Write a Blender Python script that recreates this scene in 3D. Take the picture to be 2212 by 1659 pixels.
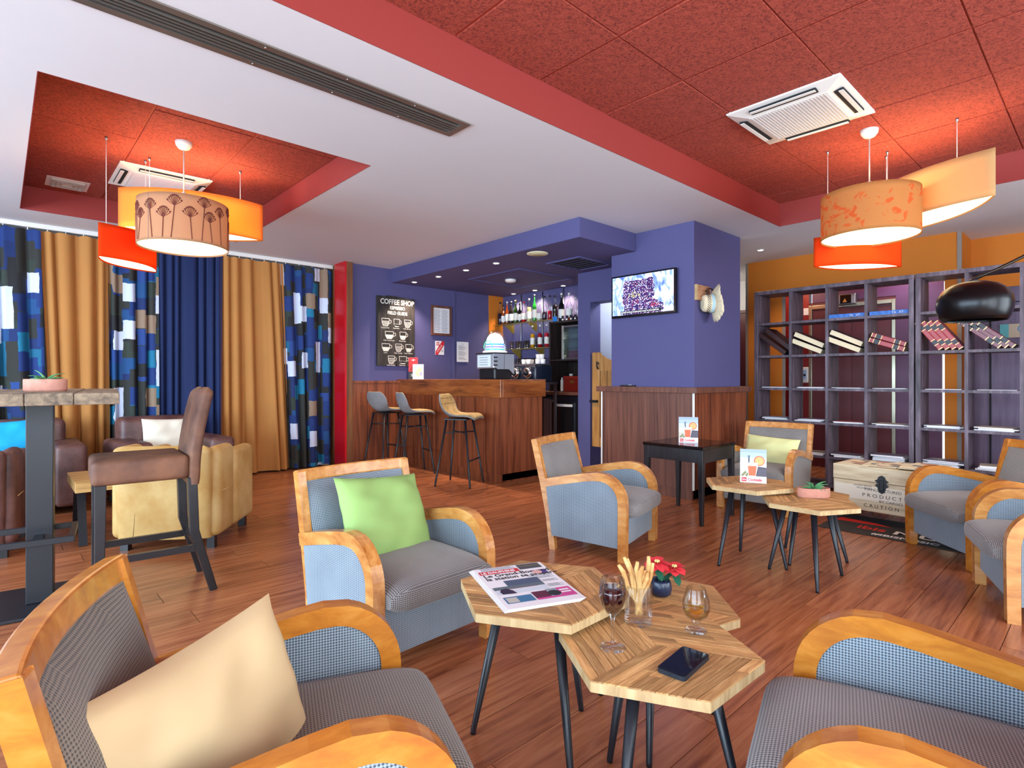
import bpy, math, random
from mathutils import Vector, Matrix
R = math.radians
random.seed(7)
SC = bpy.context.scene
COL = SC.collection
for o in list(bpy.data.objects): bpy.data.objects.remove(o)

# ------------------------------------------------------------------ camera
# room axes: +X runs to the right and away, +Y to the left and away, camera above the origin
TH = R(47.38); CS, SN = math.cos(TH), math.sin(TH); FPX, HOR, EYE = 1206.3, 817.0, 1.18
cam = bpy.data.cameras.new('camera'); co = bpy.data.objects.new('camera', cam); COL.objects.link(co)
co.location = (0, 0, EYE); co.rotation_euler = (R(90), 0, TH - R(90))
cam.sensor_width = 36; cam.lens = FPX / 2212 * 36; cam.shift_y = -(829.5 - HOR) / 2212
cam.clip_start = .02
SC.camera = co
# ------------------------------------------------------------------ world, exposure
vs = SC.view_settings
vs.view_transform = 'Standard'; vs.look = 'None'; vs.gamma = 1; vs.use_curve_mapping = False
vs.exposure = 0.80
w = bpy.data.worlds.new('World'); SC.world = w; w.use_nodes = True
w.node_tree.nodes['Background'].inputs[0].default_value = (.72, .86, 1, 1)
w.node_tree.nodes['Background'].inputs[1].default_value = 1.0

def area(name, loc, rot, sx, sy, e, col):
    l = bpy.data.lights.new(name, 'AREA'); l.shape = 'RECTANGLE'; l.size = sx; l.size_y = sy; l.energy = e; l.color = col
    o = bpy.data.objects.new(name, l); COL.objects.link(o); o.location = loc; o.rotation_euler = rot; return o
DAY = (.58, .80, 1)
# daylight through the windows of the wall on the left of the camera and of the wall behind it
for y in (-.9, 1.85, 4.6):
    area('daylight', (-3.9, y, 1.45), (0, R(-90), 0), 1.9, 2.5, 150, DAY)
for x in (-.6, 2.0, 4.6):
    area('daylight', (x, -2.48, 1.45), (R(90), 0, 0), 2.0, 1.9, 66, (.80, .91, 1))

def lamp(kind, name, loc, e, col, size=.03, parent=None, angle=70, blend=.6):
    l = bpy.data.lights.new(name, kind); l.energy = e; l.color = col
    if kind == 'POINT': l.shadow_soft_size = size
    if kind == 'SPOT': l.shadow_soft_size = size; l.spot_size = R(angle); l.spot_blend = blend
    o = bpy.data.objects.new(name, l); COL.objects.link(o); o.location = loc
    if parent: o.parent = parent
    return o
WARM = (1, .78, .44)

# ------------------------------------------------------------------ helpers: where a sight line meets a plane of the room
def ray(u, v):
    r = (u - 1106) / FPX
    return Vector((SN * r + CS, -CS * r + SN, (HOR - v) / FPX))
def atz(u, v, z):
    d = ray(u, v); t = (z - EYE) / d.z; return Vector((d.x * t, d.y * t, z))
def atx(u, v, x):
    d = ray(u, v); t = x / d.x; return Vector((x, d.y * t, d.z * t + EYE))
def aty(u, v, y):
    d = ray(u, v); t = y / d.y; return Vector((d.x * t, y, d.z * t + EYE))
def atd(u, v, dep):
    d = ray(u, v) * dep; return Vector((d.x, d.y, d.z + EYE))
def depth(x, y): return CS * x + SN * y
def project(x, y, z):
    f = depth(x, y)
    if f < .05: return None
    return (1106 + FPX * (SN * x - CS * y) / f, HOR - FPX * (z - EYE) / f)

# ------------------------------------------------------------------ mesh builder
class MB:
    def __init__(s): s.v = []; s.f = []; s.m = []; s.s = []; s.uv = None
    def add(s, vs, fs, mi=0, sm=False, M=None):
        b = len(s.v)
        for p in vs:
            p = Vector(p); s.v.append(tuple(M @ p) if M else tuple(p))
        for f in fs:
            s.f.append([b + i for i in f]); s.m.append(mi); s.s.append(sm)
        return s
    def box(s, x0, x1, y0, y1, z0, z1, mi=0, M=None):
        return s.add([(x0,y0,z0),(x1,y0,z0),(x1,y1,z0),(x0,y1,z0),(x0,y0,z1),(x1,y0,z1),(x1,y1,z1),(x0,y1,z1)],
              [(3,2,1,0),(4,5,6,7),(0,1,5,4),(1,2,6,5),(2,3,7,6),(3,0,4,7)], mi, False, M)
    def cbox(s, c, d, mi=0, M=None):
        return s.box(c[0]-d[0]/2, c[0]+d[0]/2, c[1]-d[1]/2, c[1]+d[1]/2, c[2]-d[2]/2, c[2]+d[2]/2, mi, M)
    def prism(s, poly, z0, z1, mi=0, M=None, sm=False):
        n = len(poly)
        s.add([(x, y, z0) for x, y in poly] + [(x, y, z1) for x, y in poly], [list(range(n))[::-1], list(range(n, 2*n))], mi, False, M)
        s.add([(x, y, z0) for x, y in poly] + [(x, y, z1) for x, y in poly], [(i, (i+1) % n, (i+1) % n + n, i + n) for i in range(n)], mi, sm, M)
        return s
    def lathe(s, prof, seg=24, mi=0, M=None, sm=True, sx=1, sy=1, cap=True):
        vs = []; fs = []
        for r, z in prof:
            for k in range(seg):
                a = 2*math.pi*k/seg; vs.append((r*math.cos(a)*sx, r*math.sin(a)*sy, z))
        for i in range(len(prof)-1):
            for k in range(seg):
                k2 = (k+1) % seg; fs.append((i*seg+k, i*seg+k2, (i+1)*seg+k2, (i+1)*seg+k))
        if cap and prof[0][0] > 1e-5: fs.append(list(range(seg))[::-1])
        if cap and prof[-1][0] > 1e-5: fs.append([(len(prof)-1)*seg+k for k in range(seg)])
        return s.add(vs, fs, mi, sm, M)
    def tube(s, pts, r, seg=8, mi=0, M=None, sm=True):
        pts = [Vector(p) for p in pts]; n = len(pts); vs = []; fs = []
        rr = r if isinstance(r, (list, tuple)) else [r]*n
        t0 = (pts[1]-pts[0]).normalized(); up = Vector((0,0,1)) if abs(t0.z) < .9 else Vector((1,0,0))
        for i in range(n):
            t = (pts[min(i+1,n-1)] - pts[max(i-1,0)]).normalized()
            a = t.cross(up).normalized(); b = a.cross(t).normalized(); up = b
            for k in range(seg):
                q = 2*math.pi*k/seg; vs.append(pts[i] + (a*math.cos(q) + b*math.sin(q))*rr[i])
        for i in range(n-1):
            for k in range(seg):
                k2 = (k+1) % seg; fs.append((i*seg+k, (i+1)*seg+k, (i+1)*seg+k2, i*seg+k2))
        fs.append(list(range(seg))); fs.append([(n-1)*seg+k for k in range(seg)][::-1])
        return s.add(vs, fs, mi, sm, M)
    def bar(s, p, q, w, h, mi=0, M=None):          # square bar from p to q (taper when w is a pair)
        p, q = Vector(p), Vector(q); t = (q-p).normalized(); up = Vector((0,0,1)) if abs(t.z) < .95 else Vector((0,1,0))
        a = t.cross(up).normalized(); b = a.cross(t).normalized()
        w = w if isinstance(w, (tuple, list)) else (w, w); h = h if isinstance(h, (tuple, list)) else (h, h)
        vs = []
        for c, ww, hh in ((p, w[0], h[0]), (q, w[1], h[1])):
            vs += [c - a*ww/2 - b*hh/2, c + a*ww/2 - b*hh/2, c + a*ww/2 + b*hh/2, c - a*ww/2 + b*hh/2]
        return s.add(vs, [(0,1,2,3),(7,6,5,4),(1,0,4,5),(2,1,5,6),(3,2,6,7),(0,3,7,4)], mi, False, M)
    def grid(s, fn, nu, nv, mi=0, sm=True, M=None, flip=False):
        vs = [fn(i/nu, j/nv) for j in range(nv+1) for i in range(nu+1)]; w_ = nu+1
        fs = [(j*w_+i, j*w_+i+1, (j+1)*w_+i+1, (j+1)*w_+i) for j in range(nv) for i in range(nu)]
        if flip: fs = [f[::-1] for f in fs]
        return s.add(vs, fs, mi, sm, M)
    def mesh(s, name):
        me = bpy.data.meshes.new(name); me.from_pydata(s.v, [], s.f)
        me.polygons.foreach_set('material_index', s.m); me.polygons.foreach_set('use_smooth', s.s)
        ul = me.uv_layers.new(name='UVMap'); V = me.vertices; dat = [0.0]*(2*len(me.loops))
        for p in me.polygons:
            n = p.normal; ax = max(range(3), key=lambda i: abs(n[i]))
            for li in p.loop_indices:
                vi = me.loops[li].vertex_index
                if s.uv: dat[2*li], dat[2*li+1] = s.uv[vi]
                else:
                    c = V[vi].co; dat[2*li], dat[2*li+1] = ((c.y, c.z), (c.x, c.z), (c.x, c.y))[ax]
        ul.data.foreach_set('uv', dat)
        me.update(); return me
    def build(s, name, mats, parent=None, bevel=0, seg=2, sub=0, solid=0, loc=None, rz=0, smooth=False):
        me = s.mesh(name)
        for m in (mats if isinstance(mats, (list, tuple)) else [mats]): me.materials.append(m)
        o = bpy.data.objects.new(name, me); COL.objects.link(o)
        if parent: o.parent = parent
        if loc is not None: o.location = loc
        o.rotation_euler = (0, 0, rz)
        if solid:
            m = o.modifiers.new('solid', 'SOLIDIFY'); m.thickness = solid; m.offset = 0
            if len(me.materials) > 1: m.material_offset = 1; m.material_offset_rim = 1
        if bevel:
            m = o.modifiers.new('bevel', 'BEVEL'); m.width = bevel; m.segments = seg; m.limit_method = 'ANGLE'; m.angle_limit = R(35)
            if smooth: me.polygons.foreach_set('use_smooth', [True]*len(me.polygons))
        if sub:
            m = o.modifiers.new('sub', 'SUBSURF'); m.levels = sub; m.render_levels = sub
        return o

def tag(o, label=None, cat=None, group=None, kind=None):
    if label: o['label'] = label
    if cat: o['category'] = cat
    if group: o['group'] = group
    if kind: o['kind'] = kind
    return o
def thing(name, label, cat, loc=(0,0,0), rz=0, group=None):
    o = bpy.data.objects.new(name, None); COL.objects.link(o); o.location = loc; o.rotation_euler = (0,0,rz)
    return tag(o, label, cat, group)
def dup(root, loc=None, rz=None, label=None):
    c = root.copy(); COL.objects.link(c)
    if loc is not None: c.location = loc
    if rz is not None: c.rotation_euler = (0,0,rz)
    if label: c['label'] = label
    for ch in list(root.children):
        a = ch.copy(); COL.objects.link(a); a.parent = c
        for g in list(ch.children):
            b = g.copy(); COL.objects.link(b); b.parent = a
    return c
def text(name, s, size, mat, parent, M, align='LEFT', ext=.0006, sx=1.0, bold=0, width=None):
    cu = bpy.data.curves.new(name, 'FONT'); cu.body = s; cu.size = size; cu.extrude = ext; cu.align_x = align; cu.offset = bold; cu.resolution_u = 3
    t = bpy.data.objects.new(name, cu); COL.objects.link(t)
    dg = bpy.context.evaluated_depsgraph_get(); me = bpy.data.meshes.new_from_object(t.evaluated_get(dg))
    bpy.data.objects.remove(t)
    if width:
        xs = [v.co.x for v in me.vertices]; sx = width/(max(xs)-min(xs))
    me.transform(M @ Matrix.Diagonal((sx, 1, 1, 1))); me.materials.clear(); me.materials.append(mat); me.name = name
    o = bpy.data.objects.new(name, me); COL.objects.link(o)
    if parent: o.parent = parent
    return o
def frame(o, x, y):                     # matrix with origin o, local x along x, local y along y
    x = Vector(x).normalized(); y = Vector(y).normalized(); z = x.cross(y).normalized(); y = z.cross(x)
    return Matrix(((x.x,y.x,z.x,o[0]),(x.y,y.y,z.y,o[1]),(x.z,y.z,z.z,o[2]),(0,0,0,1)))
def ribbon(mb, pts, wd, M, mi=0, z=.0008):    # flat stroke drawn on a surface
    for i in range(len(pts)-1):
        p, q = Vector(pts[i]), Vector(pts[i+1]); d = (q-p)
        if d.length < 1e-6: continue
        n = Vector((-d.y, d.x)).normalized()*wd/2
        mb.add([(p.x-n.x,p.y-n.y,z),(q.x-n.x,q.y-n.y,z),(q.x+n.x,q.y+n.y,z),(p.x+n.x,p.y+n.y,z)], [(0,1,2,3)], mi, False, M)
def quad(mb, x0, x1, y0, y1, M, mi=0, z=.0005):
    mb.box(x0, x1, y0, y1, 0, z, mi, M)

# ------------------------------------------------------------------ materials
def lin(h):
    h = h.lstrip('#'); c = [int(h[i:i+2], 16)/255 for i in (0,2,4)]
    return tuple(x/12.92 if x <= .04045 else ((x+.055)/1.055)**2.4 for x in c) + (1,)
class NT:
    def __init__(s, name):
        s.mat = bpy.data.materials.new(name); s.mat.use_nodes = True; s.t = s.mat.node_tree; s.b = s.t.nodes['Principled BSDF']
    def n(s, typ, **k):
        nd = s.t.nodes.new('ShaderNode' + typ)
        for a, v in k.items():
            if a.startswith('i_'):
                key = a[2:]; key = int(key) if key.isdigit() else key.replace('_', ' ')
                nd.inputs[key].default_value = v
            else: setattr(nd, a, v)
        return nd
    def l(s, a, b, oa=0, ib=0): s.t.links.new(a.outputs[oa], b.inputs[ib]); return b
    def ramp(s, stops, interp='LINEAR'):
        r = s.n('ValToRGB'); cr = r.color_ramp; cr.interpolation = interp
        while len(cr.elements) < len(stops): cr.elements.new(.5)
        for e, (p, c) in zip(cr.elements, stops): e.position = p; e.color = c if len(c) == 4 else lin(c)
        return r
    def coord(s, kind='Object', scale=(1,1,1), rot=(0,0,0)):
        c = s.n('TexCoord'); m = s.n('Mapping'); m.inputs['Scale'].default_value = scale; m.inputs['Rotation'].default_value = rot
        s.l(c, m, kind, 0); return m
    def math(s, op, a, b=None, val=None):
        m = s.n('Math', operation=op)
        if hasattr(a, 'outputs'): s.l(a, m, 0, 0)
        else: s.t.links.new(a, m.inputs[0])
        if b is not None:
            if hasattr(b, 'outputs'): s.l(b, m, 0, 1)
            else: s.t.links.new(b, m.inputs[1])
        if val is not None: m.inputs[1].default_value = val
        return m
    def bump(s, node, strength=.3, dist=.01, out=0):
        b = s.n('Bump'); b.inputs['Strength'].default_value = strength; b.inputs['Distance'].default_value = dist
        s.l(node, b, out, 'Height'); s.l(b, s.b, 0, 'Normal'); return b
    def set(s, **k):
        for a, v in k.items(): s.b.inputs[a.replace('_', ' ')].default_value = v
        return s
def plain(name, h, rough=.5, metal=0, spec=.5, var=0, vs_=8, bump=0, bs=60, coat=0, alpha=1):
    t = NT(name); c = lin(h) if isinstance(h, str) else h
    t.set(Base_Color=c, Roughness=rough, Metallic=metal); t.b.inputs['Specular IOR Level'].default_value = spec
    t.b.inputs['Coat Weight'].default_value = coat; t.b.inputs['Coat Roughness'].default_value = .12
    if var:
        m = t.coord('Object'); n = t.n('TexNoise', i_Scale=vs_, i_Detail=3.0); t.l(m, n, 0, 'Vector')
        r = t.ramp([(.3, tuple(x*(1-var) for x in c[:3]) + (1,)), (.7, tuple(min(1, x*(1+var)) for x in c[:3]) + (1,))])
        t.l(n, r); t.l(r, t.b, 0, 'Base Color')
    if bump:
        m = t.coord('Object'); n = t.n('TexNoise', i_Scale=bs, i_Detail=2.0); t.l(m, n, 0, 'Vector'); t.bump(n, bump, .004)
    return t.mat
def wood(name, c1, c2, c3=None, scale=(1.2, 14, 14), rough=.35, coat=0, rnd=0, kind='Object', bump=.08, rot=(0,0,0), fine=1):
    t = NT(name); m = t.coord(kind, scale, rot); src = m
    if rnd:
        oi = t.n('ObjectInfo'); sc = t.n('VectorMath', operation='SCALE'); cmb = t.n('CombineXYZ')
        for k in range(3): t.l(oi, cmb, 'Random', k)
        t.l(cmb, sc); sc.inputs['Scale'].default_value = 37; ad = t.n('VectorMath', operation='ADD'); t.l(m, ad, 0, 0); t.l(sc, ad, 0, 1); src = ad
    n = t.n('TexNoise', i_Scale=2.2, i_Detail=7.0, i_Roughness=.62, i_Distortion=.5); t.l(src, n, 0, 'Vector')
    st = [(.30, c1), (.52, c2)] + ([(.72, c3)] if c3 else [])
    r = t.ramp(st); t.l(n, r); last = r
    if rnd:
        hs = t.n('HueSaturation'); t.l(r, hs, 0, 'Color')
        mr = t.n('MapRange'); t.l(oi, mr, 'Random', 0); mr.inputs['To Min'].default_value = 1 - rnd; mr.inputs['To Max'].default_value = 1 + rnd
        t.l(mr, hs, 0, 'Value'); last = hs
    t.l(last, t.b, 0, 'Base Color'); t.set(Roughness=rough); t.b.inputs['Coat Weight'].default_value = coat; t.b.inputs['Coat Roughness'].default_value = .15
    if bump: t.bump(n, bump, .003)
    return t.mat
def emit(name, h, e):
    t = NT(name); c = lin(h); t.set(Base_Color=c); t.b.inputs['Emission Color'].default_value = c; t.b.inputs['Emission Strength'].default_value = e; return t.mat
def glass(name, tint=(.97,.98,.98,1), refl=.5, rough=.02):
    t = NT(name); nt = t.t; nt.nodes.remove(t.b)
    tr = t.n('BsdfTransparent'); tr.inputs[0].default_value = tint
    gl = t.n('BsdfGlossy'); gl.inputs['Roughness'].default_value = rough
    lw = t.n('LayerWeight'); lw.inputs['Blend'].default_value = .35
    mm = t.math('MULTIPLY', lw.outputs['Fresnel'], val=refl); mx = t.n('MixShader')
    t.l(mm, mx, 0, 0); t.l(tr, mx, 0, 1); t.l(gl, mx, 0, 2); t.l(mx, nt.nodes['Material Output'], 0, 0); return t.mat
def weave(name, light, dark, cell=.0052, rough=.85, depth_=.0015):
    t = NT(name); m = t.coord('UV', (math.pi/cell, math.pi/cell, 1), (0, 0, R(45)))
    sp = t.n('SeparateXYZ'); t.l(m, sp)
    a = t.math('SINE', sp.outputs[0]); b = t.math('SINE', sp.outputs[1]); p = t.math('MULTIPLY', a, b)
    h = t.math('ADD', t.math('MULTIPLY', p, val=.5), val=.5)
    nz = t.n('TexNoise', i_Scale=3.0, i_Detail=2.0); c2 = t.coord('Object'); t.l(c2, nz, 0, 'Vector')
    hh = t.math('ADD', h, t.math('MULTIPLY', t.math('SUBTRACT', nz, val=.5), val=.5))
    r = t.ramp([(.18, dark), (.62, light)]); t.l(hh, r); t.l(r, t.b, 0, 'Base Color'); t.set(Roughness=rough)
    t.b.inputs['Sheen Weight'].default_value = .25; t.bump(h, .6, depth_); return t.mat
def shade_cloth(name, h, trans=.55, pat=None, plant='#7a2417', seg=False):
    t = NT(name); nt = t.t; nt.nodes.remove(t.b); c = lin(h)
    df = t.n('BsdfDiffuse'); ts = t.n('BsdfTranslucent'); mx = t.n('MixShader'); mx.inputs[0].default_value = trans
    df.inputs[0].default_value = c; ts.inputs[0].default_value = c
    if pat == 'blotch':
        m = t.coord('Object', (3,3,4)); n = t.n('TexNoise', i_Scale=3.2, i_Detail=5.0, i_Distortion=1.2); t.l(m, n, 0, 'Vector')
        r = t.ramp([(.57, h), (.63, plant)]); t.l(n, r); t.l(r, df); t.l(r, ts)
    t.l(df, mx, 0, 1); t.l(ts, mx, 0, 2); t.l(mx, nt.nodes['Material Output'], 0, 0); return t.mat
def leather(name, c1, c2, rough=.5, sc=5):
    t = NT(name); m = t.coord('Object'); n = t.n('TexNoise', i_Scale=float(sc), i_Detail=6.0, i_Roughness=.6); t.l(m, n, 0, 'Vector')
    r = t.ramp([(.35, c1), (.68, c2)]); t.l(n, r); t.l(r, t.b, 0, 'Base Color'); t.set(Roughness=rough)
    n2 = t.n('TexNoise', i_Scale=140.0, i_Detail=2.0); t.l(m, n2, 0, 'Vector'); t.bump(n2, .15, .002); return t.mat

MAT = {}
M_ = MAT
M_['white'] = plain('white_paint', '#d9d9dc', .7, var=.02, vs_=.6)
M_['purple'] = plain('purple_paint', '#514e7c', .7, bump=.25, bs=90)
M_['red_paint'] = plain('red_paint', '#93302a', .65)
M_['red_gloss'] = plain('red_lacquer', '#c00d18', .3)
M_['orange'] = plain('orange_paint', '#cc7418', .75, bump=.3, bs=110)
M_['plum'] = plain('plum_paint', '#5e3458', .45)
M_['dark_red'] = plain('dark_red_paint', '#86140f', .5)
M_['maroon'] = plain('maroon_laminate', '#5b1d24', .45)
M_['dark'] = plain('dark_void', '#141216', .8)
M_['chrome'] = plain('chrome', '#d9d9d9', .18, 1)
M_['steel'] = plain('brushed_steel', '#9a9ca2', .38, 1)
M_['grey_trim'] = plain('grey_trim', '#8d8078', .6)
M_['plastic'] = plain('white_plastic', '#e4e2dc', .45)
M_['black'] = plain('black_metal', '#16181f', .38, 0, .5)
M_['black_gloss'] = plain('black_gloss', '#08080b', .12)
M_['paper'] = plain('white_paper', '#e6e4e6', .75)
M_['paper2'] = plain('cream_paper', '#e0d3b4', .8, var=.06, vs_=60)
M_['ink'] = plain('black_ink', '#1c1a1c', .7)
M_['white_ink'] = plain('white_ink', '#dcd8cf', .7)
M_['red_ink'] = plain('red_ink', '#c8242c', .6)
M_['rubber'] = plain('rubber', '#0e0e10', .7)
M_['glass'] = glass('clear_glass', (.99,.99,.99,1), .5)
M_['shelf_glass'] = glass('shelf_glass', (.86,.93,.88,1), .5)
M_['counter'] = wood('walnut_laminate', '#4a2013', '#7d4024', '#945434', (9, 9, .55), .42, rnd=0)
M_['counter_band'] = wood('figured_walnut', '#4b220f', '#8a4a22', '#a8662f', (5, .9, 7), .28, .3)
M_['panel'] = wood('brown_laminate', '#4d2a21', '#6e4334', '#80523f', (14, 14, .5), .42)
M_['plank'] = wood('laminate_plank', '#7d4128', '#a8643f', '#bd7a52', (1.0, 14, 4), .24, rnd=.12, bump=.03)
M_['floor_base'] = plain('floor_joint', '#3a1d14', .7)
M_['chair_wood'] = wood('beech_varnish', '#a8622a', '#c98845', '#d9a05e', (3.2, 9, 9), .25, .35, bump=.03)
M_['chair_wood2'] = wood('honey_varnish', '#a35c20', '#bf7526', '#cf8a3b', (3.2, 9, 9), .25, .35, bump=.03)
M_['weave_daylit'] = weave('daylit_grey_weave', '#93a0aa', '#3a424c')  # same chair fabric, with the blue of the daylight put into its colours
M_['weave_grey'] = weave('grey_weave', '#97928d', '#37353a')
M_['weave_shaded'] = weave('shaded_grey_weave', '#7d7264', '#2e2b2b')  # same chair fabric, with shade put into its colours
M_['hex'] = wood('raw_teak', '#8f6439', '#b98b55', '#cfa671', (5, 60, 30), .6, rnd=.34, bump=.3)
M_['hex_edge'] = wood('pale_teak_edge', '#a08058', '#bd9f70', '#cdb58a', (18, 2, 2), .7, bump=.2)
M_['dark_wood'] = wood('black_stained_wood', '#0f0d10', '#1b191d', '#2a2428', (2, 10, 3), .38, .2)
M_['shelf_wood'] = wood('weathered_dark_wood', '#383036', '#5a4c57', '#7d6e7b', (9, 9, 1.2), .5, bump=.2)
M_['brown_leather'] = leather('brown_leather', '#4a2b28', '#79524b', .45)
M_['suede'] = leather('brown_suede', '#55352a', '#86593f', .7)
M_['tan_leather'] = leather('tan_leather', '#b98a45', '#d9b678', .5, 3)
M_['terracotta'] = plain('terracotta', '#b87c68', .8, var=.12, vs_=30, bump=.1)
M_['soil'] = plain('soil', '#2a201a', .95)
M_['leaf'] = plain('green_leaf', '#4c8a55', .5, var=.25, vs_=30)
# ================================================================== the room
def struct(name, mb, mats, label=None, **k):
    o = mb.build(name, mats, **k); o['kind'] = 'structure'
    if label: o['label'] = label; 
    return o
ZC = 2.70
# floor: base slab and planks laid along X
fl = struct('floor', MB().box(-4.1, 9, -2.6, 7.6, -.08, -.006), M_['floor_base'], 'reddish brown laminate plank floor')
PL, PW = 1.30, .19
cand = []
ny = int(9.9/PW) + 1
for j in range(ny):
    y0 = -2.5 + j*PW; off = (j*0.47 % 1)*PL
    for i in range(-1, 11):
        x0 = max(-4.1, -4.0 + i*PL + off); x1 = min(8.6, -4.0 + (i+1)*PL + off)
        if x1 - x0 < .02: continue
        inside = False
        for k in range(7):
            for yy in (y0, y0+PW):
                p = project(x0 + (x1-x0)*k/6, yy, 0)
                if p and -60 < p[0] < 2270 and p[1] < 1720: inside = True
        cand.append((0 if inside else 1, depth((x0+x1)/2, y0+PW/2), x0, x1, y0))
cand.sort()
pm = MB().cbox((0,0,-.003), (PL-.003, PW-.003, .006)).mesh('plank'); pm.materials.append(M_['plank'])
rest = MB()
for n, (a, d, x0, x1, y0) in enumerate(cand):
    if n < 296 and a == 0:
        if abs(x1-x0-PL) < 1e-4: me = pm
        else:
            me = MB().cbox((0,0,-.003), (x1-x0-.003, PW-.003, .006)).mesh('plank'); me.materials.append(M_['plank'])
        o = bpy.data.objects.new('plank', me); COL.objects.link(o); o.parent = fl
        o.location = ((x0+x1)/2, y0+PW/2, random.uniform(-.0006, 0))
    else: rest.box(x0+.0015, x1-.0015, y0+.0015, y0+PW-.0015, -.006, 0)
tag(rest.build('planks', M_['plank'], fl), kind='stuff')

# white ceiling with the openings of two red recesses and of the air slot
cl = MB()
for x0, x1, y0, y1 in ((-4.1,-.5,2.304,3.621),(2.06,9,2.304,3.621),(-.5,2.06,2.304,2.64),(-.5,2.06,2.82,3.621),(-4.1,.142,3.621,6.66),(1.96,9,3.621,6.66),
                       (-4.1,9,6.66,7.6),(5.763,9,-2.6,2.304),(-4.1,-1.2,-2.6,2.304),(-1.2,5.763,-2.6,-1.9)):
    cl.box(x0, x1, y0, y1, ZC, 2.96)
ceil = struct('ceiling', cl, M_['white'], 'white ceiling with two red tiled recesses')
struct('ceiling_light_block', MB().box(-4.2, 9.1, -2.7, 7.7, 3.02, 3.1), M_['dark'])  # unseen slab added above the recesses to block light
t = NT('red_ceiling_tile'); m = t.coord('Object', (1,1,1)); oi = t.n('ObjectInfo')
n = t.n('TexNoise', i_Scale=75.0, i_Detail=4.0, i_Roughness=.75); t.l(m, n, 0, 'Vector')
r = t.ramp([(.36, '#6a241a'), (.5, '#a0402f'), (.68, '#b24f3b')]); t.l(n, r); t.l(r, t.b, 0, 'Base Color'); t.set(Roughness=.9); t.bump(n, .8, .006)
M_['tile'] = t.mat
M_['tbar'] = plain('red_tile_bar', '#a84432', .6)
def recess(x0, x1, y0, y1, zt, gx, gy, p, edge):
    # boards round the opening
    for nm, b in (('fascia', (x0, x1, y1-.004, y1)), ('fascia', (x0, x1, y0, y0+.004)), ('fascia', (x1-.004, x1, y0+.004, y1-.004)), ('fascia', (x0, x0+.004, y0+.004, y1-.004))):
        MB().box(*b, ZC-.001, zt+.02).build(nm, M_['red_paint'], ceil)
    MB().box(x0, x1, y0, y1, zt+.006, zt+.03).build('tile_grid', M_['tbar'], ceil)
    xs = [x0] + [gx + k*p for k in range(-20, 21) if x0 + .02 < gx + k*p < x1 - .02] + [x1]
    ys = [y0] + [gy + k*p for k in range(-20, 21) if y0 + .02 < gy + k*p < y1 - .02] + [y1]
    for a, b in zip(xs, xs[1:]):
        for c, d in zip(ys, ys[1:]):
            o = MB().cbox((0,0,0), (b-a-.014, d-c-.008, .012)).build('ceiling_tile', M_['tile'], ceil, bevel=.002, seg=1)
            o.location = ((a+b)/2, (c+d)/2, zt + random.uniform(.002, .006))
recess(-1.2, 5.763, -1.9, 2.304, 2.93, 3.58, 1.115, .62, 0)
recess(.142, 1.96, 3.621, 6.66, 2.915, .74, 4.21, .615, 0)

# walls
struct('wall_left', MB().box(-4.1,-4.0,-2.6,7.6,0,.35).box(-4.1,-4.0,-2.6,7.6,2.5,2.98).box(-4.1,-4.0,-2.6,-2.3,.35,2.5).box(-4.1,-4.0,6.0,7.6,.35,2.5), M_['white'])
wn = struct('window_1', MB().box(-4.06,-4.04,-2.3,6.0,.35,2.5), M_['glass'])
wf = MB()
for y in (-2.3, .45, 3.2, 5.95): wf.box(-4.08,-4.02,y,y+.05,.35,2.5)
wf.box(-4.08,-4.02,-2.3,6.0,.35,.40).box(-4.08,-4.02,-2.3,6.0,2.45,2.5).build('window_frame', M_['plastic'], wn)
struct('wall_near', MB().box(-4.1,9,-2.7,-2.6,0,.35).box(-4.1,9,-2.7,-2.6,2.5,2.98).box(-4.1,-1.8,-2.7,-2.6,.35,2.5).box(6.0,9,-2.7,-2.6,.35,2.5), M_['white'])
wn = struct('window_2', MB().box(-1.8,6.0,-2.66,-2.64,.35,2.5), M_['glass'])
wf = MB()
for x in (-1.8, .65, 3.3, 5.95): wf.box(x,x+.05,-2.68,-2.62,.35,2.5)
wf.build('window_frame', M_['plastic'], wn)
struct('wall_curtain', MB().box(-4.1,3.42,7.5,7.6,0,2.98), M_['white'])
struct('wall_bar_left', MB().box(3.42,6.2,6.87,6.97,0,2.98), M_['purple'], 'purple wall left of the bar')
struct('trim_1', MB().box(5.09,5.125,6.855,6.87,1.0,2.51), M_['purple'])
struct('wall_bar_back', MB().box(6.1,6.2,4.46,6.87,0,2.98), M_['purple'], 'purple wall behind the bottle shelves')
struct('wall_bar_orange', MB().box(5.81,6.1,6.85,6.87,.9,2.51), M_['orange'], 'bright orange strip of wall beside the bottle shelves')
ox = struct('wall_kitchen', MB().box(5.43,5.63,4.461,4.66,0,2.51).box(5.43,5.63,3.7,4.461,2.125,2.98), M_['purple'], 'purple pier and lintel of the kitchen opening')
struct('wall_kitchen_back', MB().box(6.35,6.45,3.6,4.66,0,2.98).box(5.63,6.35,4.49,4.66,0,2.98).box(5.95,6.45,3.5,3.6,0,2.98), plain('pale_wall','#b9bdc9',.7), 'pale wall seen through the kitchen opening')
struct('ceiling_soffit', MB().box(4.025,4.925,3.435,6.87,2.51,2.70).box(4.925,6.1,3.753,6.87,2.51,2.70), M_['purple'], 'purple dropped ceiling over the bar', bevel=.003)
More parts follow.
